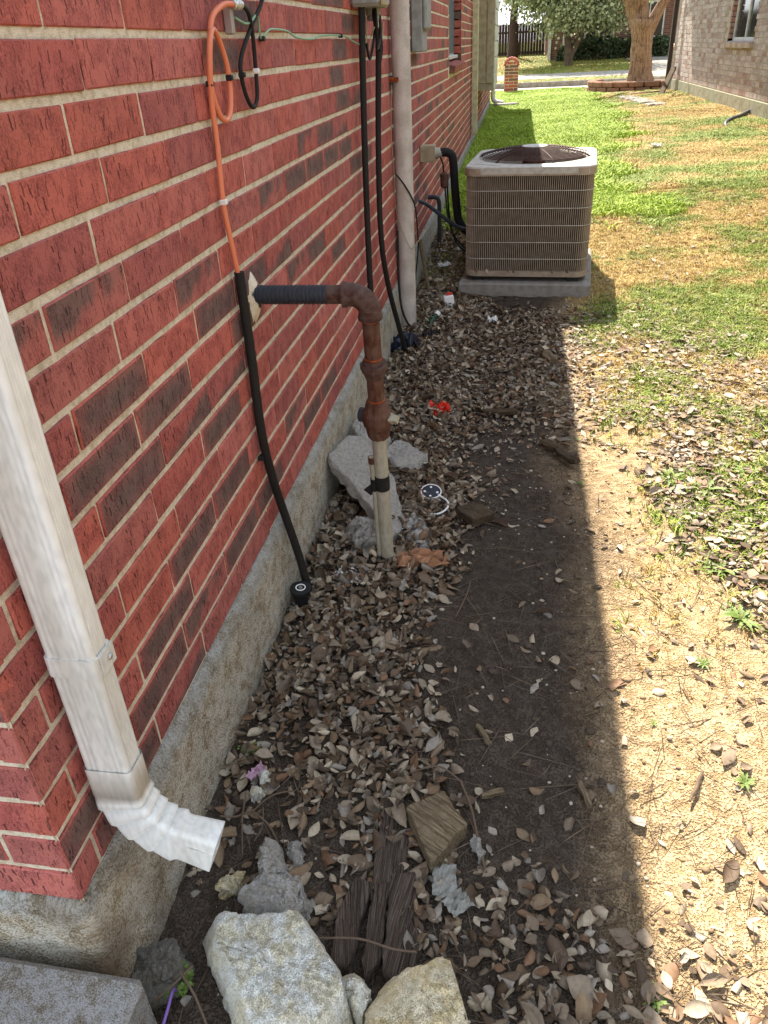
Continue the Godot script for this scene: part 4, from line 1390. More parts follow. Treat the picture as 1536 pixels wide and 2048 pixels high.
	tag(pad, "corner of a grey concrete paving slab at the bottom left", "paving slab")
	# boards
	board("wood_block", "weathered square wooden block with grey grain lying on the soil", "wood block", [[0.445, -0.395], [0.520, -0.447], [0.573, -0.369], [0.508, -0.279]], -0.212, 0.04, M.wood_grey, -2.2, 52)
	board("wood_block", "dark broken wooden block near the white disc", "wood block", [[0.461, -1.610], [0.531, -1.658], [0.592, -1.587], [0.521, -1.528]], -0.228, 0.032, M.wood_dark, -2.2, 53)
	var planks := [[[0.398, -0.44], [0.447, -0.438], [0.458, -0.29], [0.44, -0.22], [0.40, -0.21], [0.393, -0.31]], [[0.402, -0.24], [0.43, -0.25], [0.436, -0.10], [0.415, -0.06], [0.405, -0.10]], [[0.43, -0.27], [0.475, -0.28], [0.505, -0.13], [0.49, -0.06], [0.44, -0.08]], [[0.365, -0.25], [0.40, -0.24], [0.39, -0.16], [0.385, -0.08], [0.35, -0.08], [0.345, -0.17]]]
	var i := 0
	for pl in planks:
		board("rotten_plank", ["long dark rotten plank lying in the leaves beside the wooden block", "narrow strip of rotten wood speckled white, above the tan limestone", "wide flaking rotten plank running up to the tan limestone", "slanting rotten board left of the other rotten planks"][i], "rotten wood", pl, [-0.243, -0.238, -0.244, -0.238][i], 0.04, M.rotten, [0.0, 0.05, -0.15, 0.2][i], 60 + i)
		i += 1
	for s in [["wood_stick", "short brown stick lying across the soil behind the red wrapper", Vector3(0.523, -0.243, -2.439), Vector3(0.664, -0.243, -2.435), 0.016, M.wood_dark], ["wood_stick", "small brown stick on bare soil in the middle of the shade", Vector3(0.578, -0.252, -0.668), Vector3(0.609, -0.252, -0.611), 0.0075, M.wood_grey], ["wood_stick", "small brown stick just inside the edge of the shadow", Vector3(0.80, -0.252, -0.529), Vector3(0.817, -0.252, -0.47), 0.008, M.wood_grey], ["wood_stick", "pale stick near the wooden block's upper corner", Vector3(0.595, -0.252, -0.47), Vector3(0.64, -0.252, -0.49), 0.008, M.wood_grey], ["wood_stick", "dark mossy branch poking across the shadow edge", Vector3(0.76, -0.25, -2.17), Vector3(0.89, -0.235, -1.98), 0.017, M.wood_dark], ["wood_stick", "grey wood chip at the shadow edge near the air conditioner", Vector3(0.80, -0.245, -3.18), Vector3(0.835, -0.24, -3.03), 0.03, M.wood_grey], ["wood_stick", "pale bent stick lying on the sunlit soil at the right", Vector3(1.02, -0.245, -0.50), Vector3(1.06, -0.245, -0.58), 0.004, M.twig]]:
		var st := S()
		var a: Vector3 = s[2]
		var b: Vector3 = s[3]
		var L := a.distance_to(b)
		var sp := []
		for k in 6:
			sp.append(Vector3(0.1 * L * nz2.get_noise_2d(k * 300.0, L * 9000), 0.05 * L * nz2.get_noise_2d(k * 300.0, L * 5000), L * (k / 5.0 - 0.5)))
		tube(st, sp, [s[4] * 0.8, s[4], s[4] * 0.95, s[4], s[4] * 0.9, s[4] * 0.7], 7, true, true)
		var o := put(s[0], st, s[5])
		o.position = (a + b) / 2
		o.look_at_from_position(o.position, b)
		tag(o, s[1], "stick")
	# forked twig by the downspout
	var st := S()
	tube(st, curve([Vector3(0.2, -0.236, -0.30), Vector3(0.17, -0.23, -0.335), Vector3(0.13, -0.225, -0.355), Vector3(0.10, -0.23, -0.345), Vector3(0.07, -0.22, -0.335)], 4), 0.0022, 6)
	tube(st, curve([Vector3(0.13, -0.225, -0.355), Vector3(0.16, -0.225, -0.40), Vector3(0.2, -0.235, -0.425)], 4), 0.0017, 6)
	tube(st, curve([Vector3(0.15, -0.225, -0.37), Vector3(0.16, -0.23, -0.33), Vector3(0.15, -0.24, -0.30)], 4), 0.0014, 6)
	tube(st, curve([Vector3(0.105, -0.22, -0.40), Vector3(0.115, -0.225, -0.34), Vector3(0.135, -0.24, -0.27)], 4), 0.0016, 6)
	tag(put("forked_twig", st, M.twig), "thin forked twig by the downspout outlet", "twig")
	st = S()
	tube(st, curve([Vector3(0.33, -0.205, -0.105), Vector3(0.40, -0.2, -0.11), Vector3(0.46, -0.2, -0.10), Vector3(0.5, -0.21, -0.105)], 4), 0.0022, 6)
	tag(put("long_twig", st, M.twig), "thin twig lying across the rotten planks above the limestone", "twig")
	st = S()
	tube(st, curve([Vector3(0.55, -0.235, -0.49), Vector3(0.575, -0.24, -0.43), Vector3(0.595, -0.24, -0.35), Vector3(0.612, -0.245, -0.29)], 4), 0.003, 6)
	tube(st, curve([Vector3(0.55, -0.235, -0.49), Vector3(0.50, -0.23, -0.52), Vector3(0.44, -0.235, -0.50)], 4), 0.0022, 6)
	tag(put("long_twig", st, M.twig), "bent twig running past the wooden block's right corner", "twig")
	for tw in [[Vector3(0.53, -0.248, -1.22), Vector3(0.50, -0.245, -1.05), "pale straight twig on the dark soil right of the big brown leaf"], [Vector3(0.06, -0.235, 0.03), Vector3(0.13, -0.20, -0.03), "thin grey twig at the bottom left beside the green sprig"], [Vector3(0.11, -0.205, -0.02), Vector3(0.19, -0.225, 0.06), "thin grey twig crossing left of the white limestone"]]:
		st = S()
		var a: Vector3 = tw[0]
		var b: Vector3 = tw[1]
		tube(st, curve([a, a.lerp(b, 0.4) + Vector3(0.006, 0.003, 0), b], 4), 0.0022, 6)
		tag(put("long_twig", st, M.twig), tw[2], "twig")
	# pop-up fitting with a ringed cap
	var o2 := thing("drain_cap", "round black plastic fitting with a white ring on top, standing by the foundation", "drain fitting", Vector3(0.060, -0.285, -1.06))
	st = S()
	lathe(st, Vector3.ZERO, Vector3(0.05, 1, 0.05), [[0.0, 0.020], [0.10, 0.020]], 20)
	put("stem", st, M.black_plastic, o2)
	st = S()
	lathe(st, Vector3(0.005, 0.10, 0.005), Vector3(0.05, 1, 0.05), [[-0.004, 0.020], [-0.004, 0.029], [0.002, 0.031], [0.008, 0.030], [0.0085, 0.0145], [0.006, 0.0]], 26)
	put("cap", st, M.black_plastic, o2)
	st = S()
	lathe(st, Vector3(0.0055, 0.1086, 0.0055), Vector3(0.05, 1, 0.05), [[0.0, 0.0145], [0.0015, 0.0145], [0.0015, 0.0115], [0.0, 0.0115]], 26)
	put("white_ring", st, M.white_plastic, o2)
	st = S()
	lathe(st, Vector3(0.0055, 0.1075, 0.0055), Vector3(0.05, 1, 0.05), [[0.0, 0.006], [0.004, 0.005], [0.004, 0.0]], 14)
	put("screw_head", st, M.steel, o2)
	# white disc with a cord
	o2 = thing("white_disc", "small round white gadget with a dark face and a short cord on the soil", "gadget", Vector3(0.368, -0.232, -1.70))
	o2.rotation = Vector3(0.25, 0.2, 0.0)
	st = S()
	lathe(st, Vector3.ZERO, Vector3.UP, [[0.0, 0.0], [0.0, 0.034], [0.012, 0.037], [0.014, 0.036], [0.014, 0.033], [0.011, 0.033]], 28)
	put("rim", st, M.white_plastic, o2)
	st = S()
	lathe(st, Vector3(0, 0.0105, 0), Vector3.UP, [[0.0, 0.033], [0.001, 0.033], [0.001, 0.0]], 28)
	var face := put("face", st, M.blue_black, o2)
	for k in 4:
		st = S()
		lathe(st, Vector3(cos(k * 1.5 + 0.3) * 0.022, 0.0115, sin(k * 1.5 + 0.3) * 0.022), Vector3.UP, [[0.0, 0.0045], [0.0015, 0.004], [0.0015, 0.0]], 10)
		put("contact", st, M.white_plastic, face)
	cable("loose_white_wire", "short white cord curling from the round white gadget to a plug", [Vector3(0.395, -0.226, -1.685), Vector3(0.428, -0.232, -1.655), Vector3(0.432, -0.232, -1.61), Vector3(0.408, -0.234, -1.575), Vector3(0.378, -0.234, -1.57)], 0.0035, M.white_plastic, 5, 7, "cord")
	# scraps
	crumple("red_wrapper", "crumpled red foil wrapper lying among the leaves", "wrapper", Vector3(0.335, -0.255, -2.43), 0.075, 0.085, 0.028, M.red_foil, 0.4, 1, 0.3)
	crumple("paper_scrap", "crumpled white paper scrap on the leaves near the round fitting", "paper scrap", Vector3(0.173, -0.25, -1.20), 0.05, 0.10, 0.018, M.white_plastic, 1.1, 2)
	crumple("paper_scrap", "tiny white paper scrap on the dark soil before the air conditioner", "paper scrap", Vector3(0.521, -0.245, -3.67), 0.05, 0.04, 0.02, M.white_plastic, 0.3, 3)
	crumple("paper_scrap", "white scrap behind the tall pipe, nearest the air conditioner pad", "paper scrap", Vector3(0.16, -0.2, -4.75), 0.08, 0.05, 0.02, M.white_plastic, 0.3, 4)
	crumple("plastic_strip", "twisted strip of clear plastic on the leaves near the bent conduit", "plastic strip", Vector3(0.225, -0.245, -3.08), 0.03, 0.42, 0.012, M.clear_plastic, -0.06, 5)
	crumple("plastic_wrapper", "crinkled clear plastic wrapper below the wooden block", "wrapper", Vector3(0.535, -0.245, -0.262), 0.045, 0.065, 0.005, M.clear_plastic, 0.1, 6)
	crumple("plastic_wrapper", "torn frosted end of plastic beside the clear wrapper", "wrapper", Vector3(0.562, -0.246, -0.222), 0.045, 0.04, 0.006, M.clear_plastic, 0.7, 7)
	crumple("black_bag", "glossy black plastic scrap bunched around the bent conduit's foot", "plastic bag", Vector3(0.07, -0.25, -3.22), 0.16, 0.16, 0.05, M.blue_black, 0.2, 8)
	crumple("black_bag", "small dark plastic scrap at the end of the clear strip", "plastic bag", Vector3(0.19, -0.25, -3.36), 0.06, 0.05, 0.04, M.blue_black, 0.7, 9)
	crumple("broad_leaf", "large curled brown leaf at the foot of the gas pipe", "leaf", Vector3(0.375, -0.255, -1.30), 0.15, 0.075, 0.03, M.leaf_brown, 0.25, 10)
	crumple("pink_leaf", "pale pink withered leaf by the foundation near the downspout", "leaf", Vector3(0.106, -0.245, -0.463), 0.022, 0.045, 0.014, M.pink_leaf, -0.5, 11)
	o2 = thing("bottle", "small dark green bottle with a white cap lying beside the tall pipe", "bottle", Vector3(0.185, -0.225, -3.62))
	o2.rotation = Vector3(0.5, -0.5, 0)
	st = S()
	lathe(st, Vector3(0, 0, 0.07), Vector3(0, 0, -1), [[0.0, 0.0], [0.0, 0.026], [0.08, 0.026], [0.10, 0.014], [0.12, 0.012]], 16)
	put("body", st, M.green_glass, o2)
	st = S()
	lathe(st, Vector3(0, 0, -0.05), Vector3(0, 0, -1), [[0.0, 0.016], [0.022, 0.016], [0.022, 0.0]], 14)
	put("cap", st, M.white_plastic, o2)
	o2 = thing("plastic_cup", "small white plastic container with a red top in the leaves", "container", Vector3(0.262, -0.25, -3.93))
	o2.rotation = Vector3(-0.1, 0.2, 0.12)
	st = S()
	box(st, Vector3(0, 0.04, 0), Vector3(0.06, 0.09, 0.045), Basis.IDENTITY, 0.006)
	put("body", st, M.white_plastic, o2)
	st = S()
	box(st, Vector3(0.008, 0.092, -0.004), Vector3(0.035, 0.012, 0.03), Basis.IDENTITY, 0.003)
	put("top", st, M.red_foil, o2)
	# green sprig and purple string at the bottom left
	sprig("green_sprig", "small bright green sprig between the paving slab and the white limestone", Vector3(0.105, -0.25, -0.02), 0.045, 16, 71)
	cable("purple_string", "short purple string sticking up between paving slab and white limestone", [Vector3(0.098, -0.26, -0.015), Vector3(0.102, -0.225, 0.0), Vector3(0.108, -0.215, 0.03), Vector3(0.11, -0.22, 0.075)], 0.0028, M.purple, 5, 7, "string")

func sprig(called: String, label: String, at: Vector3, size: float, n: int, sd: int) -> void:
	rng.seed = sd
	var st := S()
	for k in n:
		var a := rng.randf() * TAU
		var d := Vector3(cos(a), rng.randf_range(0.3, 1.4), sin(a)).normalized() * size * rng.randf_range(0.4, 1.0)
		tube(st, [Vector3.ZERO, d * 0.6, d], 0.0008, 4, false)
		for j in 5:
			var p := d * (0.4 + 0.15 * j)
			leaflet(st, p, Vector3(rng.randf_range(-1, 1), rng.randf_range(-0.2, 0.6), rng.randf_range(-1, 1)).normalized(), size * 0.22, size * 0.09)
	var o := put(called, st, M.weed)
	o.position = at
	tag(o, label, "weed")

func leaflet(st: SurfaceTool, at: Vector3, dirv: Vector3, l: float, w: float) -> void:
	var s := dirv.cross(Vector3.UP)
	s = s.normalized() if s.length() > 0.01 else Vector3.RIGHT
	var up := s.cross(dirv).normalized()
	var a := at
	var m := at + dirv * l * 0.5 + up * l * 0.08
	var e := at + dirv * l
	tri(st, a, m + s * w, m)
	tri(st, m, m + s * w, e)
	tri(st, a, m, m - s * w)
	tri(st, m, e, m - s * w)

# a dandelion rosette: toothed leaves lying round a centre
func rosette(label: String, at: Vector3, size: float, n: int, sd: int) -> void:
	rng.seed = sd
	var o := thing("dandelion", label, "weed", at)
	for k in n:
		var st := S()
		var a := TAU * (k + rng.randf_range(-0.3, 0.3)) / n
		var d := Vector3(cos(a), 0, sin(a))
		var s := Vector3(-sin(a), 0, cos(a))
		var L := size * rng.randf_range(0.6, 1.1)
		var lift := rng.randf_range(0.1, 0.5)
		var prev := []
		for i in 9:
			var t := i / 8.0
			var w := L * 0.15 * sin(PI * (0.08 + 0.9 * pow(t, 0.75))) * (1.0 if i % 2 else 0.45)
			if i == 8:
				w = 0.0
			var c := d * L * t + Vector3(0, L * lift * sin(t * 2.4) * 0.6 + 0.004, 0)
			var row := [c + s * w + Vector3(0, w * 0.3, 0), c, c - s * w + Vector3(0, w * 0.3, 0)]
			if prev.size():
				for j in 2:
					quad(st, prev[j], row[j], row[j + 1], prev[j + 1])
			prev = row
		put("leaf", st, M.weed, o)

func make_leaf(sd: int) -> ArrayMesh:
	rng.seed = sd
	var st := S()
	var curl := rng.randf_range(-2.6, 4.2)
	var bend := rng.randf_range(-1.9, 1.9)
	var twist := rng.randf_range(-0.8, 0.8)
	var wide := rng.randf_range(0.19, 0.30)
	var rows := []
	for i in 7:
		var t := i / 6.0
		var w := wide * pow(sin(PI * pow(0.02 + 0.96 * t, 0.85)), 1.15) * 1.1
		var a := (t - 0.5) * bend
		var row := []
		for j in 5:
			var u := (j - 2) / 2.0
			var an := u * curl * w * 1.6
			var p := Vector3(u * w * cos(an * 0.7), absf(u) * w * sin(curl * 0.45) * absf(u) + 0.012 * rng.randf(), 0)
			p = Basis(Vector3.BACK, twist * (t - 0.5)) * p
			row.append(p + Vector3(0, cos(a) * 0.3 - 0.3 + (0.0), 0) * signf(bend) + Vector3(0, 0, (t - 0.5) * (1.0 - 0.08 * bend * bend)))
		rows.append(row)
	var shade := [0.82, 1.0, 1.22, 1.0, 0.82]
	for i in (4 if sd % 4 == 0 else 6):
		for j in 4:
			for q in [[i, j], [i + 1, j + 1], [i + 1, j], [i, j], [i, j + 1], [i + 1, j + 1]]:
				st.set_color(grey(shade[q[1]]))
				st.add_vertex(rows[q[0]][q[1]])
	return done(st)

func leaf_density(x: float, z: float) -> float:
	var d := -z
	var n := nz2.get_noise_2d(x * 130 + 55, z * 130)
	var v := 0.0
	# the drift along the wall
	v = maxf(v, (1.0 - smoothstep(0.34, 0.58, x + n * 0.16)) * smoothstep(0.08, 0.55, d) * 1.0)
	if d < 0.62 and x < 0.2:
		v *= 0.55
	if x > 0.1 and x < 0.32 and d > 0.22 and d < 0.42:
		v *= 0.45
	# the wide carpet towards the air conditioner
	v = maxf(v, smoothstep(1.9, 2.5, d + n * 0.3) * (1.0 - smoothstep(3.6, 4.1, d)) * (1.0 - smoothstep(1.0, 1.8, x + n * 0.3)) * (0.8 - 0.5 * smoothstep(0.5, 0.7, x + n * 0.3) * (1.0 - smoothstep(0.8, 0.95, x)) * (1.0 - smoothstep(2.7, 3.3, d)) - 0.42 * smoothstep(0.85, 0.95, x)))
	v = maxf(v, smoothstep(3.3, 3.8, d) * (1.0 - smoothstep(5.0, 5.5, d)) * (1.0 - smoothstep(0.25, 0.36, x)) * 0.6)
	# the foot of the picture
	v = maxf(v, (1.0 - smoothstep(0.16, 0.36, d + n * 0.14)) * smoothstep(0.36, 0.5, x) * (0.6 - 0.3 * smoothstep(0.8, 0.9, x)))
	# the sunlit side
	var lit := smoothstep(1.08, 1.36, x + n * 0.25 + 0.12 * smoothstep(1.6, 2.4, d)) * smoothstep(0.5, 1.5, d + n * 0.3) * (1.0 - smoothstep(3.2, 4.4, d)) * (1.0 - smoothstep(1.5, 2.3, x))
	v = maxf(v, lit * (0.42 + 0.2 * (1.0 - smoothstep(1.8, 2.4, d))))
	v = maxf(v, smoothstep(0.9, 1.2, x) * (1.0 - smoothstep(0.25, 0.55, d)) * 0.22)
	v = maxf(v * 0.92, 0.03)
	if x > 1.4 and d > 3.5:
		v = maxf(v * 0.5, 0.05) * (1.0 - smoothstep(5.0, 9.0, d) * 0.8)
	if d > 0.45 and d < 2.3 and x > 0.5 and x < 1.1:
		v *= 0.6
	return v

func in_box(p: Vector3, a: Vector2, b: Vector2) -> bool:
	return p.x > a.x and p.x < b.x and -p.z > a.y and -p.z < b.y

func scatter_leaves() -> void:
	var nv := 16
	for i in nv:
		leaf_meshes.append(make_leaf(200 + i))
	rng.seed = 77
	var tones := []
	for t in [[154, 137, 117], [134, 115, 95], [174, 158, 136], [116, 96, 76], [144, 121, 95], [92, 74, 58], [194, 178, 154], [132, 101, 76], [158, 148, 136], [124, 108, 91]]:
		tones.append(c8(t[0], t[1], t[2]).srgb_to_linear())
	var all := []
	for k in 120000:
		var x := rng.randf_range(0.03, 2.6)
		var z := rng.randf_range(-6.5, 0.25)
		if z < -4.0 and rng.randf() < 0.5:
			continue
		if rng.randf() > leaf_density(x, z):
			continue
		var p := Vector3(x, 0, z)
		if in_box(p, Vector2(0.31, 4.1), Vector2(1.14, 5.2)) or in_box(p, Vector2(-0.5, -0.5), Vector2(0.05, 0.02)):
			continue
		if in_box(p, Vector2(0.14, -0.2), Vector2(0.60, 0.10)) or (x < 0.10 and z > -0.16):
			continue
		var size := clampf(0.031 * exp(rng.randfn(0, 0.34)), 0.011, 0.07)
		var heap := leaf_density(x, z)
		p.y = gy(x, z) + 0.003 + rng.randf() * (0.4 + 0.6 * rng.randf()) * 0.036 * heap
		var b := Basis.from_euler(Vector3(rng.randfn(0, 0.25 + 0.3 * heap), rng.randf() * TAU, rng.randfn(0, 0.3 + 0.35 * heap)))
		if x > 0.88:
			b = Basis.from_euler(Vector3(rng.randfn(0, 0.16), rng.randf() * TAU, rng.randfn(0, 0.18))) * Basis.from_scale(Vector3(1.0, 0.5, 1.0))
		if rng.randf() < 0.4:
			b = b * Basis(Vector3.BACK, PI)
			p.y += 0.006
		b = b.scaled(Vector3.ONE * size) * Basis.from_scale(Vector3(rng.randf_range(0.75, 1.25), rng.randf_range(0.5, 1.3), 1.0))
		var dist := p.distance_to(Vector3(0.614, 1.11, 0.62))
		all.append([dist / size, Transform3D(b, p), rng.randi() % nv, tones[rng.randi() % tones.size()] * rng.randf_range(0.8, 1.15)])
	for q in [[0.47, -4.205], [0.60, -4.195], [0.63, -4.2], [0.86, -4.17], [0.95, -4.165], [0.40, -4.22]]:
		all.append([200.0, Transform3D(Basis.from_euler(Vector3(rng.randf_range(0.8, 1.4), rng.randf() * 3.0, 0)).scaled(Vector3.ONE * rng.randf_range(0.03, 0.045)), Vector3(q[0], -0.095, q[1])), rng.randi() % nv, tones[rng.randi() % tones.size()]])
	all.sort_custom(func(a, b): return a[0] < b[0])
	# the nearest ones are pieces of their own
	var mats := []
	for t in tones:
		var m: StandardMaterial3D = M.leaf.duplicate()
		m.albedo_color = (t as Color).linear_to_srgb()
		mats.append(m)
	var shown := 0
	var rest := []
	for it in all:
		var p: Vector3 = it[1].origin
		if shown < 300 and p.z < -0.03 + (p.x - 0.6) * 0.2:
			var o := put_mesh("dead_leaf", leaf_meshes[it[2]], mats[shown % mats.size()], ground)
			o.transform = it[1]
			shown += 1
		else:
			rest.append(it)
	var root := Node3D.new()
	root.name = "leaf_litter"
	root.set_meta("kind", "stuff")
	root.set_meta("label", "dry brown leaf litter drifted along the wall and over the soil")
	add_child(root)
	for v in nv:
		var mine := rest.filter(func(it): return it[2] == v)
		scatter("leaves", leaf_meshes[v], M.leaf, mine.map(func(it): return it[1]), mine.map(func(it): return it[3]), root)

func scatter(called: String, mesh: Mesh, m: Material, xf: Array, cols: Array, parent: Node = null) -> MultiMeshInstance3D:
	var mm := MultiMesh.new()
	mm.transform_format = MultiMesh.TRANSFORM_3D
	mm.use_colors = true
	mm.mesh = mesh
	mm.instance_count = xf.size()
	for i in xf.size():
		mm.set_instance_transform(i, xf[i])
		mm.set_instance_color(i, cols[i])
	var o := MultiMeshInstance3D.new()
	o.multimesh = mm
	o.material_override = m
	o.name = called if parent else numbered(called)
	o.set_meta("kind", "stuff")
	if parent:
		parent.add_child(o, true)
	else:
		add_child(o, true)
	return o

func scatter_grit() -> void:
	rng.seed = 99
	# pebbles and crumbs of soil
	var st := S()
	var ico := SphereMesh.new()
	ico.radius = 0.5
	ico.height = 1.0
	ico.radial_segments = 9
	ico.rings = 5
	st.append_from(ico, 0, Transform3D.IDENTITY)
	var mesh := st.commit()
	var xf := []
	var cols := []
	for k in 15000:
		var x := rng.randf_range(0.03, 1.7)
		var z := -pow(rng.randf(), 1.3) * 4.1 + 0.15
		var pale := rng.randf() < 0.07 + (0.25 if x < 0.75 and z < -1.5 and z > -2.6 else 0.0)
		var s := 0.004 * exp(rng.randfn(0, 0.55))
		if pale:
			s = 0.0045 * exp(rng.randfn(0, 0.45))
		if rng.randf() > (0.5 if x > 0.87 else 1.0):
			continue
		if in_box(Vector3(x, 0, z), Vector2(-0.5, -0.5), Vector2(0.06, 0.03)):
			continue
		var p := Vector3(x, gy(x, z) + s * 0.15, z)
		xf.append(Transform3D(Basis.from_euler(Vector3(rng.randf() * 6, rng.randf() * 6, rng.randf() * 6)).scaled(Vector3(s * rng.randf_range(0.7, 1.5), s * rng.randf_range(0.5, 0.9), s)), p))
		var g := rng.randf_range(0.8, 1.15)
		cols.append(c8(186, 172, 154).srgb_to_linear() * g if pale else (c8(84, 71, 60) if x < 0.85 else c8(150, 126, 98)).srgb_to_linear() * g)  # crumbs on the house side carry the same painted shade as the soil
	var o := scatter("pebbles", mesh, M.pebble, xf, cols)
	o.set_meta("label", "pale pebbles and soil crumbs scattered over the ground")
	# hair-thin twigs and straws
	st = S()
	tube(st, [Vector3(0, 0, -0.5), Vector3(0.04, 0.03, -0.15), Vector3(-0.02, 0.02, 0.2), Vector3(0.03, 0, 0.5)], 0.5, 5, false)
	mesh = st.commit() if false else done(st)
	# thin it: radius is set by the x and y scale
	var stx := S()
	tube(stx, [Vector3(0, 0, -0.5), Vector3(0.6, 0.5, -0.15), Vector3(-0.4, 0.4, 0.2), Vector3(0.5, 0, 0.5)], 0.5, 5, false)
	mesh = done(stx)
	xf = []
	cols = []
	for k in 2600:
		var x := rng.randf_range(0.03, 1.9)
		var z := -pow(rng.randf(), 1.2) * 4.2 + 0.15
		var l := rng.randf_range(0.02, 0.09)
		var w := rng.randf_range(0.0006, 0.0015)
		if rng.randf() < 0.02:
			l *= 2.2
			w *= 1.4
		var p := Vector3(x, gy(x, z) + 0.004 + rng.randf() * 0.008, z)
		xf.append(Transform3D(Basis.from_euler(Vector3(rng.randfn(0, 0.12), rng.randf() * TAU, 0)) * Basis.from_scale(Vector3(w, w, l)), p))
		cols.append([c8(104, 88, 74), c8(128, 110, 90), c8(76, 62, 50), c8(112, 98, 86)][rng.randi() % 4].srgb_to_linear())
	o = scatter("twig_litter", mesh, M.pebble, xf, cols)
	o.set_meta("label", "fine twigs and straws scattered over the soil")

# ---------------------------------------------------------------- grass
func tuft(sd: int, blades: int, spread: float, wid: float, lean: float) -> ArrayMesh:
	rng.seed = sd
	var st := S()
	for k in blades:
		var a := rng.randf() * TAU
		var d := Vector3(cos(a), 0, sin(a))
		var s := Vector3(-sin(a), 0, cos(a))
		var root := Vector3(rng.randf_range(-spread, spread), 0, rng.randf_range(-spread, spread))
		var h := rng.randf_range(0.5, 1.0)
		var out := rng.randf_range(0.1, lean) * h
		var p0 := root
		var p1 := root + Vector3(0, h * 0.55, 0) + d * out * 0.4
		var p2 := root + Vector3(0, h * (1.0 - 0.25 * lean), 0) + d * out
		var w := wid * rng.randf_range(0.7, 1.2)
		var g := rng.randf_range(0.75, 1.2)
		st.set_color(Color(g, g, g))
		quad(st, p0 - s * w, p0 + s * w, p1 + s * w * 0.8, p1 - s * w * 0.8)
		tri(st, p1 - s * w * 0.8, p1 + s * w * 0.8, p2)
	return done(st)

func scatter_grass() -> void:
	var near := [tuft(301, 9, 0.6, 0.045, 1.4), tuft(302, 9, 0.6, 0.04, 1.7), tuft(303, 8, 0.7, 0.05, 1.1)]
	var far := [tuft(304, 13, 1.1, 0.05, 0.9), tuft(305, 13, 1.1, 0.05, 1.2)]
	rng.seed = 123
	var lots := [[], [], [], [], []]
	var tint := [[], [], [], [], []]
	var straw := [c8(188, 163, 94).srgb_to_linear(), c8(170, 142, 78).srgb_to_linear(), c8(200, 180, 118).srgb_to_linear(), c8(164, 124, 68).srgb_to_linear()]
	var green := [c8(126, 144, 52).srgb_to_linear(), c8(148, 160, 68).srgb_to_linear(), c8(106, 126, 44).srgb_to_linear()]
	var lush := [c8(146, 168, 40).srgb_to_linear(), c8(160, 180, 48).srgb_to_linear(), c8(130, 154, 36).srgb_to_linear()]
	for k in 230000:
		var d := 0.4 + 23.6 * pow(rng.randf(), 1.7)
		var z := -d
		var x := rng.randf_range(0.03, 4.05)
		if d < 5.0 and x > 2.9:
			continue
		var l := lawn(x, z)
		if rng.randf() > l:
			continue
		if in_box(Vector3(x, 0, z), Vector2(0.33, 4.2), Vector2(1.10, 5.12)):
			continue
		var bg := bright_green(x, z)
		var sg := some_green(x, z)
		var c: Color
		var h := 0.022
		if rng.randf() < bg:
			c = lush[rng.randi() % 3]
			h = rng.randf_range(0.045, 0.095)
		elif rng.randf() < sg * 0.85:
			c = green[rng.randi() % 3]
			h = rng.randf_range(0.02, 0.045) + (rng.randf_range(0.0, 0.022) if d < 2.4 and rng.randf() < 0.4 else 0.0)
		else:
			c = straw[rng.randi() % 4]
			h = rng.randf_range(0.015, 0.035)
		c = c * rng.randf_range(0.8, 1.2)
		var v := rng.randi() % 3 if d < 7.0 else 3 + rng.randi() % 2
		var w := h * rng.randf_range(0.9, 1.4) if d < 7.0 else h * rng.randf_range(1.0, 1.5) + 0.02
		lots[v].append(Transform3D(Basis(Vector3.UP, rng.randf() * TAU) * Basis.from_scale(Vector3(w, h, w)), Vector3(x, gy(x, z) - 0.002, z)))
		tint[v].append(c)
	# the lawn across the street
	for k in 26000:
		var z := rng.randf_range(-48.0, -29.2)
		var x := rng.randf_range(-5.0, 10.0)
		if z < -31.0 and z > -33.2:
			continue
		if x > 1.8 and z < -40.7:
			continue
		if x > 5.0 and z < -33.0 and x < 8.0 and rng.randf() < 0.7:
			continue
		var dry := smoothstep(2.0, -1.0, x)
		var c: Color = straw[rng.randi() % 3] if rng.randf() < 0.35 + 0.5 * dry else green[rng.randi() % 3]
		lots[4].append(Transform3D(Basis(Vector3.UP, rng.randf() * TAU) * Basis.from_scale(Vector3(0.13, 0.06, 0.13)), Vector3(x, gy(x, z), z)))
		tint[4].append(c * rng.randf_range(0.8, 1.2))
	var root := Node3D.new()
	root.name = "grass"
	root.set_meta("kind", "stuff")
	root.set_meta("label", "patchy straw-coloured and green lawn grass between the two houses")
	add_child(root)
	for v in 5:
		scatter("blades", near[v] if v < 3 else far[v - 3], M.grass, lots[v], tint[v], root)

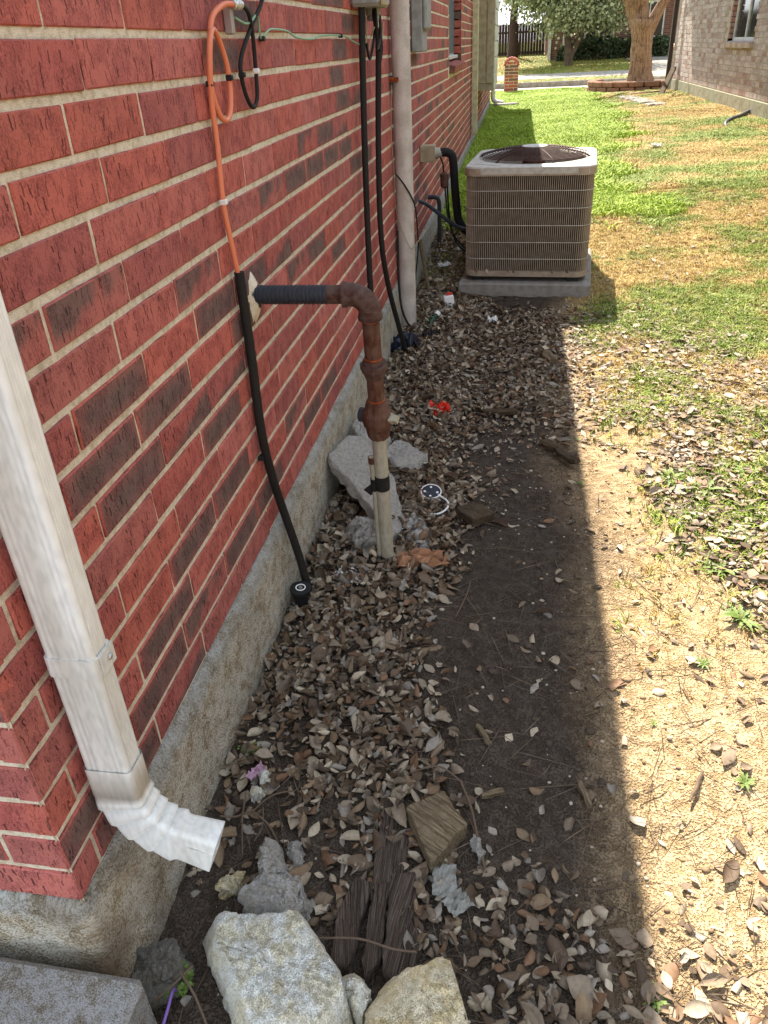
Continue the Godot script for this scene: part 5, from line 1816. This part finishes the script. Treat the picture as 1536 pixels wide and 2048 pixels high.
func plant_weeds() -> void:
	var i := 0
	for w in [[1.20, -1.89, 0.10, 9, "toothed dandelion rosette on the sunlit soil edge, nearest the dark branch"], [1.302, -1.808, 0.12, 10, "leafy dandelion rosette among sunlit leaves at the lawn's ragged edge"], [1.46, -1.926, 0.12, 9, "dandelion rosette at the right edge, highest of the large rosettes"], [1.253, -1.335, 0.10, 8, "dandelion rosette on sunlit leaves at the right, middle of the picture"], [1.257, -1.106, 0.11, 9, "dandelion rosette at the right edge above the bare soil"], [1.223, -1.639, 0.07, 7, "small dandelion rosette below the leafy ones at the lawn's edge"], [0.885, -1.849, 0.05, 6, "tiny rosette right on the shadow edge near the dark branch"], [0.90, -2.216, 0.045, 7, "tiny weed on the shadow edge above the dark branch"], [1.13, -0.93, 0.07, 6, "small weed on the sunlit bare soil at the right edge"], [1.14, -0.56, 0.07, 8, "small weed at the right edge low in the picture"], [0.90, -0.10, 0.07, 7, "narrow dandelion at the shadow edge at the very bottom"], [0.84, 0.0, 0.05, 6, "dandelion in the shade at the very bottom right"], [0.98, -0.72, 0.035, 5, "tiny seedling on the sunlit bare soil"]]:
		rosette(w[4], Vector3(w[0], gy(w[0], w[1]), w[1]), w[2] * (0.62 if i < 6 else 0.42), w[3] + 4, 500 + i)
		i += 1
	sprig("green_sprig", "little green weed beside the foundation above the downspout elbow", Vector3(0.07, gy(0.07, -0.53), -0.53), 0.035, 8, 81)

# ---------------------------------------------------------------- what lies beyond
func build_neighbour() -> void:
	var h := thing("neighbour_house", "pale pinkish brick house wall with one window, at the right edge", "house")
	var X := 4.0
	var st := S()
	mortar_sheet(st, Vector3(X + 0.006, 0.19, -20.2), Vector3(0, 0, 5.15), Vector3(0, 2.7, 0), 10, 6, Vector3.LEFT, 0.0)
	mortar_sheet(st, Vector3(X + 0.006, 0.19, -15.05), Vector3(0, 0, 1.72), Vector3(0, 0.72, 0), 10, 6, Vector3.LEFT, 0.0)
	mortar_sheet(st, Vector3(X + 0.006, 2.3, -15.05), Vector3(0, 0, 1.72), Vector3(0, 0.59, 0), 10, 6, Vector3.LEFT, 0.0)
	mortar_sheet(st, Vector3(X + 0.006, 0.19, -13.33), Vector3(0, 0, 17.0), Vector3(0, 2.7, 0), 10, 6, Vector3.LEFT, 0.0)
	put("mortar", st, M.neighbour_mortar, h)
	st = S()
	box(st, Vector3(X + 3.1, 1.2, -17.65), Vector3(6.0, 3.3, 5.0))
	box(st, Vector3(X + 3.1, 1.2, -4.8), Vector3(6.0, 3.3, 16.9))
	box(st, Vector3(X + 3.2, 1.2, -14.2), Vector3(6.0, 3.3, 2.0))
	put("inner_wall", st, M.siding, h)
	st = S()
	box(st, Vector3(X + 0.2, -0.2, -8.35), Vector3(0.42, 0.8, 23.72), Basis.IDENTITY, 0.01)
	put("foundation", st, M.neighbour_foundation, h)
	var tones := []
	for t in [[186, 171, 163], [178, 163, 155], [196, 183, 175], [170, 150, 141], [182, 170, 163], [160, 133, 122]]:
		tones.append(c8(t[0], t[1], t[2]).srgb_to_linear())
	var lib := []
	for i in 6:
		lib.append(brick_mesh(0.213, 0.066, 0.03, 1, 1, tones[i], tones[5], 0, i + 60))
	var R := Basis(Vector3.UP, -PI / 2)
	var list := []
	for k in 34:
		var y := 0.205 + (k + 0.5) * 0.0762
		var z := -20.17 + (0.111 if k % 2 else 0.0)
		while z < 3.2:
			z += 0.2225
			if z > -15.15 and z < -13.25 and y > 0.88 and y < 2.3:
				continue
			var pick := rng.randi() % 5 if rng.randf() < 0.88 else 5
			list.append([lib[pick], Transform3D(R, Vector3(X + rng.randf_range(-0.002, 0.002), y, z - 0.111))])
	# the three hundred that show largest: from the frame's edge backwards
	list.sort_custom(func(a, b): return _nb_rank(a[1].origin) < _nb_rank(b[1].origin))
	for i in mini(300, list.size()):
		var o := put_mesh("brick", list[i][0], M.neighbour_brick, h)
		o.transform = list[i][1]
	joined("brick_courses", list.slice(300), M.neighbour_brick, h)
	# window
	st = S()
	for zz in [-14.93, -14.14, -13.36]:
		box(st, Vector3(X + 0.085, 1.61, zz), Vector3(0.05, 1.36, 0.05), Basis.IDENTITY, 0.005)
	for yy in [0.95, 1.6, 2.27]:
		box(st, Vector3(X + 0.085, yy, -14.145), Vector3(0.045, 0.05, 1.6), Basis.IDENTITY, 0.005)
	var win := put("window", st, M.trim, h)
	for zz in [-14.535, -13.75]:
		for yy in [1.27, 1.94]:
			st = S()
			box(st, Vector3(X + 0.09, yy, zz), Vector3(0.008, 0.62, 0.74))
			put("pane", st, M.glass_dark, win)
	for side in [-15.0, -13.28]:
		for k in 18:
			st = S()
			st.set_color(tones[k % 6].lerp(c8(150, 96, 80).srgb_to_linear(), 0.6))
			box(st, Vector3(X + 0.05, 0.955 + (k + 0.5) * 0.0762, side), Vector3(0.096, 0.066, 0.1), Basis.IDENTITY, 0.002)
			put("reveal_brick", st, M.neighbour_brick, h)
	for k in 22:
		st = S()
		st.set_color(tones[(k * 3) % 5])
		box(st, Vector3(X + 0.02, 0.885, -15.05 + (k + 0.5) * 0.0795), Vector3(0.15, 0.075, 0.072), Basis(Vector3.BACK, 0.15), 0.003)
		put("sill_brick", st, M.neighbour_brick, h)
	st = S()
	box(st, Vector3(X + 0.7, 2.85, -8.2), Vector3(2.2, 0.04, 23.2))
	put("soffit", st, M.trim, h)
	st = S()
	box(st, Vector3(X - 0.41, 2.92, -8.2), Vector3(0.03, 0.2, 23.2))
	put("fascia", st, M.trim, h)
	st = S()
	box(st, Vector3(X + 3.2, 4.75, -8.2), Vector3(8.2, 0.05, 23.3), Basis(Vector3.BACK, 0.46))
	put("roof", st, M.roof, h)
	st = S()
	box(st, Vector3(X - 0.045, 1.5, -20.26), Vector3(0.085, 2.75, 0.09), Basis.IDENTITY, 0.006)
	tag(put("brown_downspout", st, M.brown_metal), "dark brown downspout at the far corner of the pale brick house", "downspout")
	# bits lying at that corner
	for s in [["leaning_board", "grey weathered board leaning on the pale house's far corner", Vector3(3.55, -0.03, -18.3), Vector3(3.92, 0.42, -19.35), 0.10, "board"], ["edging_log", "dark log edging lying before the pale house's far corner", Vector3(3.02, -0.03, -18.9), Vector3(3.75, -0.0, -19.1), 0.07, "log"]]:
		st = S()
		var a: Vector3 = s[2]
		var b: Vector3 = s[3]
		var L := a.distance_to(b)
		box(st, Vector3.ZERO, Vector3(s[4], s[4] * 0.55, L), Basis.IDENTITY, 0.01)
		var o := put(s[0], st, M.wood_dark)
		o.look_at_from_position((a + b) / 2, b)
		tag(o, s[1], s[5])
	var i := 0
	for p in [[2.86, -18.2], [2.92, -17.6], [2.96, -17.0], [3.02, -16.5], [3.1, -15.9]]:
		rock("flat_stone", ["flat edging stone farthest from the camera in the short curved row", "second flat edging stone from the far end of the curved row", "middle flat edging stone of the curved row on the lawn", "second flat edging stone from the near end of the curved row", "flat edging stone at the near end of the curved row"][i], "stone", [[p[0] - 0.16, p[1] - 0.2], [p[0] + 0.15, p[1] - 0.22], [p[0] + 0.17, p[1] + 0.2], [p[0] - 0.14, p[1] + 0.22]], gy(p[0], p[1]) + 0.03, 0.09, 0.015, 90 + i, M.walk)
		i += 1
	cable("landscape_edging", "dark plastic lawn edging curving towards the pale house at the right edge", [Vector3(3.40, gy(3.4, -11.6) - 0.02, -11.5), Vector3(3.44, gy(3.4, -11.6) + 0.02, -11.75), Vector3(3.58, gy(3.5, -12) + 0.03, -12.05), Vector3(3.75, gy(3.7, -12) + 0.03, -12.35), Vector3(3.98, 0.05, -12.8)], 0.028, M.pipe_wrap, 5, 8, "edging")
	tag(crumple("paper_scrap", "white scrap lying on the straw-coloured lawn before the pale house", "paper scrap", Vector3(2.22, gy(2.2, -9.6) + 0.02, -9.6), 0.12, 0.10, 0.025, M.white_plastic, 0.4, 21), "white scrap lying on the straw-coloured lawn before the pale house", "paper scrap")

func _nb_rank(p: Vector3) -> float:
	var away := 0.0
	if p.z > -11.4:
		away += 100.0
	if p.y > 0.62 + (-p.z) * 0.062:
		away += 50.0
	return away - p.z

func limb(st: SurfaceTool, pts: Array, r0: float, r1: float, sides := 9) -> void:
	var c := curve(pts, 4)
	var r := []
	for i in c.size():
		r.append(lerpf(r0, r1, float(i) / (c.size() - 1)))
	tube(st, c, r, sides)

func crown_of(parent: Node, at: Vector3, rad: Vector3, n: int, leaf: float, clumps: int, sd: int, cols: Array, hollow := 0.35) -> void:
	rng.seed = sd
	var st := S()
	for k in 3:
		var b := Basis.from_euler(Vector3(rng.randf_range(-0.8, 0.8), TAU * k / 3, rng.randf_range(-0.6, 0.6)))
		quad(st, b * Vector3(-0.5, 0, -0.2), b * Vector3(0.0, 0.08, -0.35), b * Vector3(0.5, 0, 0.1), b * Vector3(0.0, -0.05, 0.35))
	var mesh := done(st)
	var cs := []
	for k in clumps:
		var d := Vector3(rng.randfn(), rng.randfn(), rng.randfn()).normalized() * pow(rng.randf_range(hollow, 1.0), 0.6)
		cs.append([d * rad, rng.randf_range(0.16, 0.34), rng.randf_range(0.7, 1.2)])
	var xf := []
	var tint := []
	for k in n:
		var c = cs[rng.randi() % cs.size()]
		var d := Vector3(rng.randfn(), rng.randfn() * 0.8, rng.randfn()) * 0.55
		var p: Vector3 = at + c[0] + d * rad * c[1]
		xf.append(Transform3D(Basis.from_euler(Vector3(rng.randf() * 6, rng.randf() * 6, rng.randf() * 6)).scaled(Vector3.ONE * leaf * rng.randf_range(0.7, 1.3)), p))
		tint.append((cols[rng.randi() % cols.size()] as Color) * c[2])
	scatter("crown", mesh, M.crown, xf, tint, parent)

func build_beyond() -> void:
	# street, kerbs, pavement, drive
	var st := S()
	box(st, Vector3(0, -0.35, -26.7), Vector3(180, 0.10, 4.6))
	struct("street", st, M.street)
	st = S()
	box(st, Vector3(0, -0.24, -29.1), Vector3(180, 0.20, 0.18), Basis.IDENTITY, 0.02)
	struct("kerb", st, M.kerb)
	st = S()
	box(st, Vector3(0, -0.23, -24.42), Vector3(180, 0.20, 0.16), Basis.IDENTITY, 0.02)
	struct("near_kerb", st, M.kerb)
	st = S()
	for strip in [[-80.0, 80.0, -31.05, -33.2, 0.03], [5.2, 8.6, -33.2, -40.6, 0.034], [5.0, 8.8, -29.2, -31.05, 0.03]]:
		var n := 8
		for k in n:
			var z0 := lerpf(strip[2], strip[3], float(k) / n)
			var z1 := lerpf(strip[2], strip[3], float(k + 1) / n)
			quad(st, Vector3(strip[0], gy(0, z0) + strip[4], z0), Vector3(strip[1], gy(0, z0) + strip[4], z0), Vector3(strip[1], gy(0, z1) + strip[4], z1), Vector3(strip[0], gy(0, z1) + strip[4], z1))
	struct("pavement", st, M.walk)
	# brick mailbox
	var mb := thing("brick_mailbox", "red brick mailbox pier with a rounded top at the kerb, left", "mailbox", Vector3(0.41, -0.15, -23.35))
	mailbox(mb, 0.37, 0.84, 0.5, true)
	mb = thing("pale_mailbox", "pale brick mailbox pier peeping out behind the brown downspout", "mailbox", Vector3(4.66, -0.15, -23.5))
	mailbox(mb, 0.34, 0.98, 0.5, false)
	# big tree in its walled bed
	var t := thing("big_tree", "thick-trunked bare tree forking low, in a stone-edged bed", "tree", Vector3(3.62, -0.12, -22.4))
	st = S()
	var pts := []
	var rad := []
	for k in 13:
		var y := k * 0.125
		pts.append(Vector3(-0.06 * smoothstep(0.0, 1.3, y) + 0.012 * sin(k * 1.7), y, 0))
		rad.append(0.245 + 0.17 * exp(-y * 4.2) + 0.05 * smoothstep(1.1, 1.5, y))
	tube(st, pts, rad, 26)
	# buttressed, furrowed trunk
	var mdt := MeshDataTool.new()
	mdt.create_from_surface(done(st), 0)
	for i in mdt.get_vertex_count():
		var v := mdt.get_vertex(i)
		var a := atan2(v.z, v.x)
		var f := 1.0 + (0.07 * sin(a * 5 + 1.0) + 0.04 * sin(a * 9 + v.y)) * (0.5 + exp(-v.y * 2.5)) + 0.05 * nz2.get_noise_3d(v.x * 300, v.y * 120, v.z * 300)
		mdt.set_vertex(i, Vector3(v.x * f, v.y, v.z * f))
	var am := ArrayMesh.new()
	mdt.commit_to_surface(am)
	var st2 := SurfaceTool.new()
	st2.create_from(am, 0)
	st2.generate_normals()
	put_mesh("trunk", st2.commit(), M.bark, t)
	for L in [[[Vector3(-0.12, 1.2, 0), Vector3(-0.32, 1.62, 0), Vector3(-0.58, 2.1, 0.1), Vector3(-1.3, 3.4, 0.2), Vector3(-2.4, 5.2, 0.4)], 0.17, 0.05], [[Vector3(-0.04, 1.25, 0), Vector3(-0.10, 1.8, -0.05), Vector3(-0.1, 2.8, -0.2), Vector3(0.2, 4.2, -0.3), Vector3(0.4, 6.0, -0.2)], 0.16, 0.05], [[Vector3(0.06, 1.2, 0), Vector3(0.24, 1.6, 0), Vector3(0.46, 2.0, 0.05), Vector3(1.1, 2.9, 0.2), Vector3(2.2, 4.4, 0.3)], 0.16, 0.05], [[Vector3(-0.3, 1.6, 0), Vector3(-0.25, 2.2, 0.3), Vector3(-0.2, 3.2, 0.6), Vector3(0.0, 5.0, 1.0)], 0.09, 0.03], [[Vector3(-0.58, 2.1, 0.1), Vector3(-0.7, 3.0, 0.4), Vector3(-0.6, 4.6, 0.6)], 0.08, 0.03], [[Vector3(0.46, 2.0, 0.05), Vector3(0.5, 3.0, 0.1), Vector3(0.8, 4.6, 0.1)], 0.08, 0.03]]:
		st = S()
		limb(st, L[0], L[1], L[2], 12)
		put("limb", st, M.bark, t)
	# thin bare branches above
	rng.seed = 611
	st = S()
	for k in 60:
		var a := rng.randf() * TAU
		var p := Vector3(cos(a) * rng.randf_range(0.2, 2.0), rng.randf_range(3.6, 5.6), sin(a) * 0.9)
		var d := Vector3(cos(a) * 0.8, rng.randf_range(0.2, 1.0), sin(a) * 0.8)
		limb(st, [p, p + d * 0.7 + Vector3(0, 0.1, 0), p + d * 1.6], 0.02, 0.006, 5)
	var br := put("branches", st, M.bark, t)
	br.set_meta("kind", "stuff")
	var bed := thing("tree_bed", "raised tree bed edged with two layers of brown stone blocks", "planting bed", Vector3(3.72, -0.14, -22.35))
	st = S()
	lathe(st, Vector3(0, 0, 0), Vector3.UP, [[0.0, 1.24], [0.16, 1.22], [0.20, 0.9], [0.22, 0.0]], 30)
	st.set_color(Color.WHITE)
	put("mulch", st, M.bark_dark, bed)
	for lay in 2:
		for k in 13:
			var a := deg_to_rad(20 + lay * 7 + k * 15.5)
			st = S()
			box(st, Vector3(cos(a) * 1.27, 0.07 + lay * 0.125, sin(a) * 1.27), Vector3(0.20, 0.118, 0.33), Basis(Vector3.UP, -a) * Basis.from_euler(Vector3(0, rng.randf_range(-0.08, 0.08), 0)), 0.018)
			put("block", st, M.block, bed)
	# oak across the street
	var oak := thing("oak_tree", "small evergreen oak with a round olive crown across the street", "tree", Vector3(2.63, gy(2.63, -37.2), -37.2))
	st = S()
	limb(st, [Vector3(0, -0.1, 0), Vector3(-0.02, 0.4, 0), Vector3(-0.10, 0.9, 0), Vector3(-0.25, 1.6, 0), Vector3(-0.8, 2.8, 0)], 0.20, 0.07)
	put("trunk", st, M.bark_dark, oak)
	st = S()
	limb(st, [Vector3(0.02, 0.3, 0), Vector3(0.22, 0.7, 0), Vector3(0.5, 1.2, 0.1), Vector3(1.2, 2.6, 0.2)], 0.15, 0.06)
	put("limb", st, M.bark_dark, oak)
	st = S()
	limb(st, [Vector3(-0.1, 0.9, 0), Vector3(0.1, 1.7, 0.2), Vector3(0.2, 3.0, 0.3)], 0.12, 0.05)
	put("limb", st, M.bark_dark, oak)
	var olive := [c8(126, 136, 92).srgb_to_linear(), c8(150, 156, 112).srgb_to_linear(), c8(104, 116, 74).srgb_to_linear(), c8(170, 174, 132).srgb_to_linear()]
	crown_of(oak, Vector3(0.05, 3.05, 0), Vector3(2.85, 2.05, 2.4), 26000, 0.115, 150, 700, olive)
	# hedge plants along the house across
	var i := 0
	for p in [[2.75, 0.55, 0.75], [3.6, 0.7, 0.95], [4.55, 0.65, 0.85], [5.6, 0.7, 0.95], [6.7, 0.6, 0.8], [9.4, 0.7, 0.9]]:
		var b := thing("shrub", ["dark rounded shrub at the brick corner of the house across the street", "dark shrub across the street, directly behind the oak's trunk", "dark shrub across the street, just right of the oak's trunk", "dark shrub across the street, left of the big trunk", "dark shrub across the street, hidden behind the big trunk", "dark shrub across the street, right of the big trunk"][i], "shrub", Vector3(p[0], gy(p[0], -40.0), -40.0), "shrubs along the house across the street")
		st = S()
		limb(st, [Vector3(0, -0.05, 0), Vector3(0.03, 0.3, 0), Vector3(0, p[2] * 0.7, 0)], 0.05, 0.02, 6)
		put("stem", st, M.bark_dark, b)
		crown_of(b, Vector3(0, p[2] * 0.5, 0), Vector3(p[1], p[2] * 0.55, 0.5), 2600, 0.10, 40, 720 + i, [c8(58, 70, 44).srgb_to_linear(), c8(72, 84, 52).srgb_to_linear()], 0.2)
		i += 1
	# house across the street
	var hx := thing("far_house", "brick house across the street behind the oak and dark shrubs", "house", Vector3(1.9, 0.1, -41.2))
	st = S()
	box(st, Vector3(6.0, 1.5, -4.0), Vector3(12.0, 3.2, 8.0))
	put("wall", st, M.far_wall, hx)
	for c in [[-0.012, 0.02], [0.62, 0.02], [6.1, 0.02]]:
		st = S()
		box(st, Vector3(c[0] + 0.05, 1.5, c[1]), Vector3(0.12, 3.2, 0.1))
		put("trim_board", st, M.trim, hx)
	for wx in [2.2, 4.3, 8.2]:
		st = S()
		box(st, Vector3(wx, 1.5, 0.03), Vector3(1.3, 1.4, 0.1), Basis.IDENTITY, 0.01)
		var w := put("window", st, M.trim, hx)
		for sx in [-0.31, 0.31]:
			st = S()
			box(st, Vector3(wx + sx, 1.5, 0.085), Vector3(0.56, 1.26, 0.02))
			put("pane", st, M.glass_dark, w)
	st = S()
	box(st, Vector3(6.0, 3.12, -3.9), Vector3(13.0, 0.12, 9.2))
	var rf := put("eaves", st, M.trim, hx)
	st = S()
	box(st, Vector3(6.0, 4.3, -1.6), Vector3(13.0, 0.1, 6.0), Basis(Vector3.RIGHT, 0.42))
	put("roof", st, M.roof, hx)
	rf.name = "eaves"
	# fence and the tree by it
	var f := thing("board_fence", "dark brown board fence across the street at the left", "fence", Vector3(0, 0.3, -46.0))
	for k in 40:
		st = S()
		box(st, Vector3(-3.9 + k * 0.145, 0.6, 0.0), Vector3(0.138, 1.75 + 0.03 * sin(k * 2.3), 0.025))
		put("board", st, M.fence, f)
	st = S()
	for yy in [0.2, 1.1]:
		box(st, Vector3(-1.05, yy, -0.035), Vector3(5.8, 0.09, 0.04))
	put("rail", st, M.fence, f)
	var bt := thing("bare_tree", "slim reddish tree with bare twigs by the brown fence across the street", "tree", Vector3(0.25, gy(0.25, -44.5), -44.5))
	st = S()
	limb(st, [Vector3(0, -0.1, 0), Vector3(0.03, 0.8, 0), Vector3(0.0, 1.8, 0), Vector3(0.1, 3.2, 0), Vector3(0.0, 5.0, 0)], 0.30, 0.08)
	put("trunk", st, M.fence, bt)
	rng.seed = 640
	st = S()
	for k in 110:
		var a := rng.randf() * TAU
		var y := rng.randf_range(1.5, 5.0)
		var p := Vector3(cos(a) * rng.randf_range(0.0, 0.9), y, sin(a) * 0.5)
		var d := Vector3(cos(a), rng.randf_range(0.3, 1.2), sin(a))
		limb(st, [p, p + d * 0.5 + Vector3(0, rng.randf_range(-0.1, 0.2), 0), p + d * 1.2], 0.02, 0.005, 4)
	br = put("twigs", st, M.twig, bt)
	br.set_meta("kind", "stuff")
	# distant trees that close the view
	i = 0
	for p in [[-9.0, -62.0, 2.2], [-4.5, -70.0, 1.6], [16.0, -58.0, 5.0], [24.0, -52.0, 5.5], [-14.0, -55.0, 4.5]]:
		var d := thing("distant_tree", ["distant bushy tree left of the brown fence", "distant low tree seen over the brown fence", "distant tree behind the house across the street", "distant tree far to the right beyond the street", "distant tree far to the left beyond the street"][i], "tree", Vector3(p[0], gy(p[0], p[1]), p[1]))
		st = S()
		limb(st, [Vector3(0, -0.2, 0), Vector3(0.1, 1.0, 0), Vector3(0, p[2] * 0.7, 0)], 0.25, 0.1)
		put("trunk", st, M.bark_dark, d)
		crown_of(d, Vector3(0, p[2] * 0.55, 0), Vector3(p[2] * 0.75, p[2] * 0.45, p[2] * 0.6), 3500, 0.3, 60, 740 + i, olive)
		i += 1

func mailbox(o: Node3D, w: float, h: float, dep: float, red: bool) -> void:
	var st := S()
	var r := w / 2
	var out := [Vector2(-r, 0), Vector2(r, 0)]
	for k in 15:
		var a := PI * k / 14.0
		out.append(Vector2(cos(a) * r, h - r + sin(a) * r))
	flat(st)
	for i in out.size():
		var a: Vector2 = out[i]
		var b: Vector2 = out[(i + 1) % out.size()]
		quad(st, Vector3(a.x, a.y, dep / 2), Vector3(a.x, a.y, -dep / 2), Vector3(b.x, b.y, -dep / 2), Vector3(b.x, b.y, dep / 2))
		var c := Vector2(0, h * 0.5)
		tri(st, Vector3(c.x, c.y, dep / 2), Vector3(a.x, a.y, dep / 2), Vector3(b.x, b.y, dep / 2))
		tri(st, Vector3(c.x, c.y, -dep / 2), Vector3(b.x, b.y, -dep / 2), Vector3(a.x, a.y, -dep / 2))
	put("core", st, M.mortar if red else M.neighbour_mortar, o)
	rng.seed = 88
	var k := 0
	while (k + 1) * 0.0762 < h - r * 0.4:
		var y := (k + 0.5) * 0.0762
		var half := r - 0.045 if y < h - r else sqrt(maxf((r - 0.05) * (r - 0.05) - pow(y - (h - r), 2), 0.0))
		if y < h - r:
			half = r
		var n := 2
		if half > 0.06:
			for j in n:
				var cut := (0.5 + (0.18 if k % 2 else -0.18)) * 2 * half
				var x0 := -half + (0.0 if j == 0 else cut)
				var x1 := -half + (cut if j == 0 else 2 * half)
				st = S()
				var tone: Color = red_tones[rng.randi() % 8] if red else c8(196, 170, 150).srgb_to_linear()
				st.set_color(tone.lerp(dark_tone, 0.75) if rng.randf() < 0.22 else tone)
				box(st, Vector3((x0 + x1) / 2, y, dep / 2), Vector3(x1 - x0 - 0.012, 0.062, 0.016), Basis.IDENTITY, 0.002)
				put("brick", st, M.brick, o)
		k += 1
	for j in 9:
		var a := PI * (j + 0.5) / 9.0
		st = S()
		st.set_color(red_tones[rng.randi() % 8] if red else c8(196, 170, 150).srgb_to_linear())
		box(st, Vector3(cos(a) * (r - 0.012), h - r + sin(a) * (r - 0.012), 0), Vector3(0.07, 0.056, dep + 0.03), Basis(Vector3.BACK, a), 0.003)
		put("arch_brick", st, M.brick, o)

# ---------------------------------------------------------------- the scene
func _ready() -> void:
	var cam := Camera3D.new()
	cam.name = "camera"
	cam.transform = Transform3D(Basis(Vector3(0.98775, -0.04515, -0.14935), Vector3(-0.03918, 0.85475, -0.51755), Vector3(0.15103, 0.51706, 0.84252)), Vector3(0.6142, 1.1101, 0.6197))
	cam.fov = 67.224
	cam.near = 0.05
	cam.far = 400.0
	add_child(cam)
	cam.current = true
	var env := Environment.new()
	env.background_mode = Environment.BG_SKY
	var sky := Sky.new()
	var sm := ProceduralSkyMaterial.new()
	sm.sky_top_color = Color(0.66, 0.71, 0.77)
	sm.sky_horizon_color = Color(0.93, 0.94, 0.95)
	sm.sky_curve = 0.16
	sm.ground_bottom_color = Color(0.3, 0.27, 0.22)
	sm.ground_horizon_color = Color(0.6, 0.58, 0.55)
	sm.sky_energy_multiplier = 1.0
	sky.sky_material = sm
	env.sky = sky
	env.tonemap_mode = Environment.TONE_MAPPER_LINEAR
	env.tonemap_exposure = 3.5
	env.sdfgi_enabled = true
	env.ssao_enabled = true
	env.ssil_enabled = true
	var we := WorldEnvironment.new()
	we.name = "world_environment"
	we.environment = env
	add_child(we)
	var sun := DirectionalLight3D.new()
	sun.name = "sun"
	sun.light_energy = 1.6
	sun.light_color = Color(1.0, 0.96, 0.89)
	sun.light_angular_distance = 0.4
	sun.shadow_enabled = true
	add_child(sun)
	sun.look_at_from_position(Vector3.ZERO, Vector3(0.18, -1.0, 0.85))

	rng.seed = 20
	nz.seed = 7
	nz.frequency = 0.01
	nz2.seed = 3
	nz2.frequency = 0.01
	make_textures()
	make_materials()
	build_ground()
	build_house()
	build_neighbour()
	build_beyond()
	build_downspout()
	build_gas_pipe()
	build_wall_services()
	build_ac()
	build_debris()
	plant_weeds()
	scatter_grit()
	scatter_leaves()
	scatter_grass()
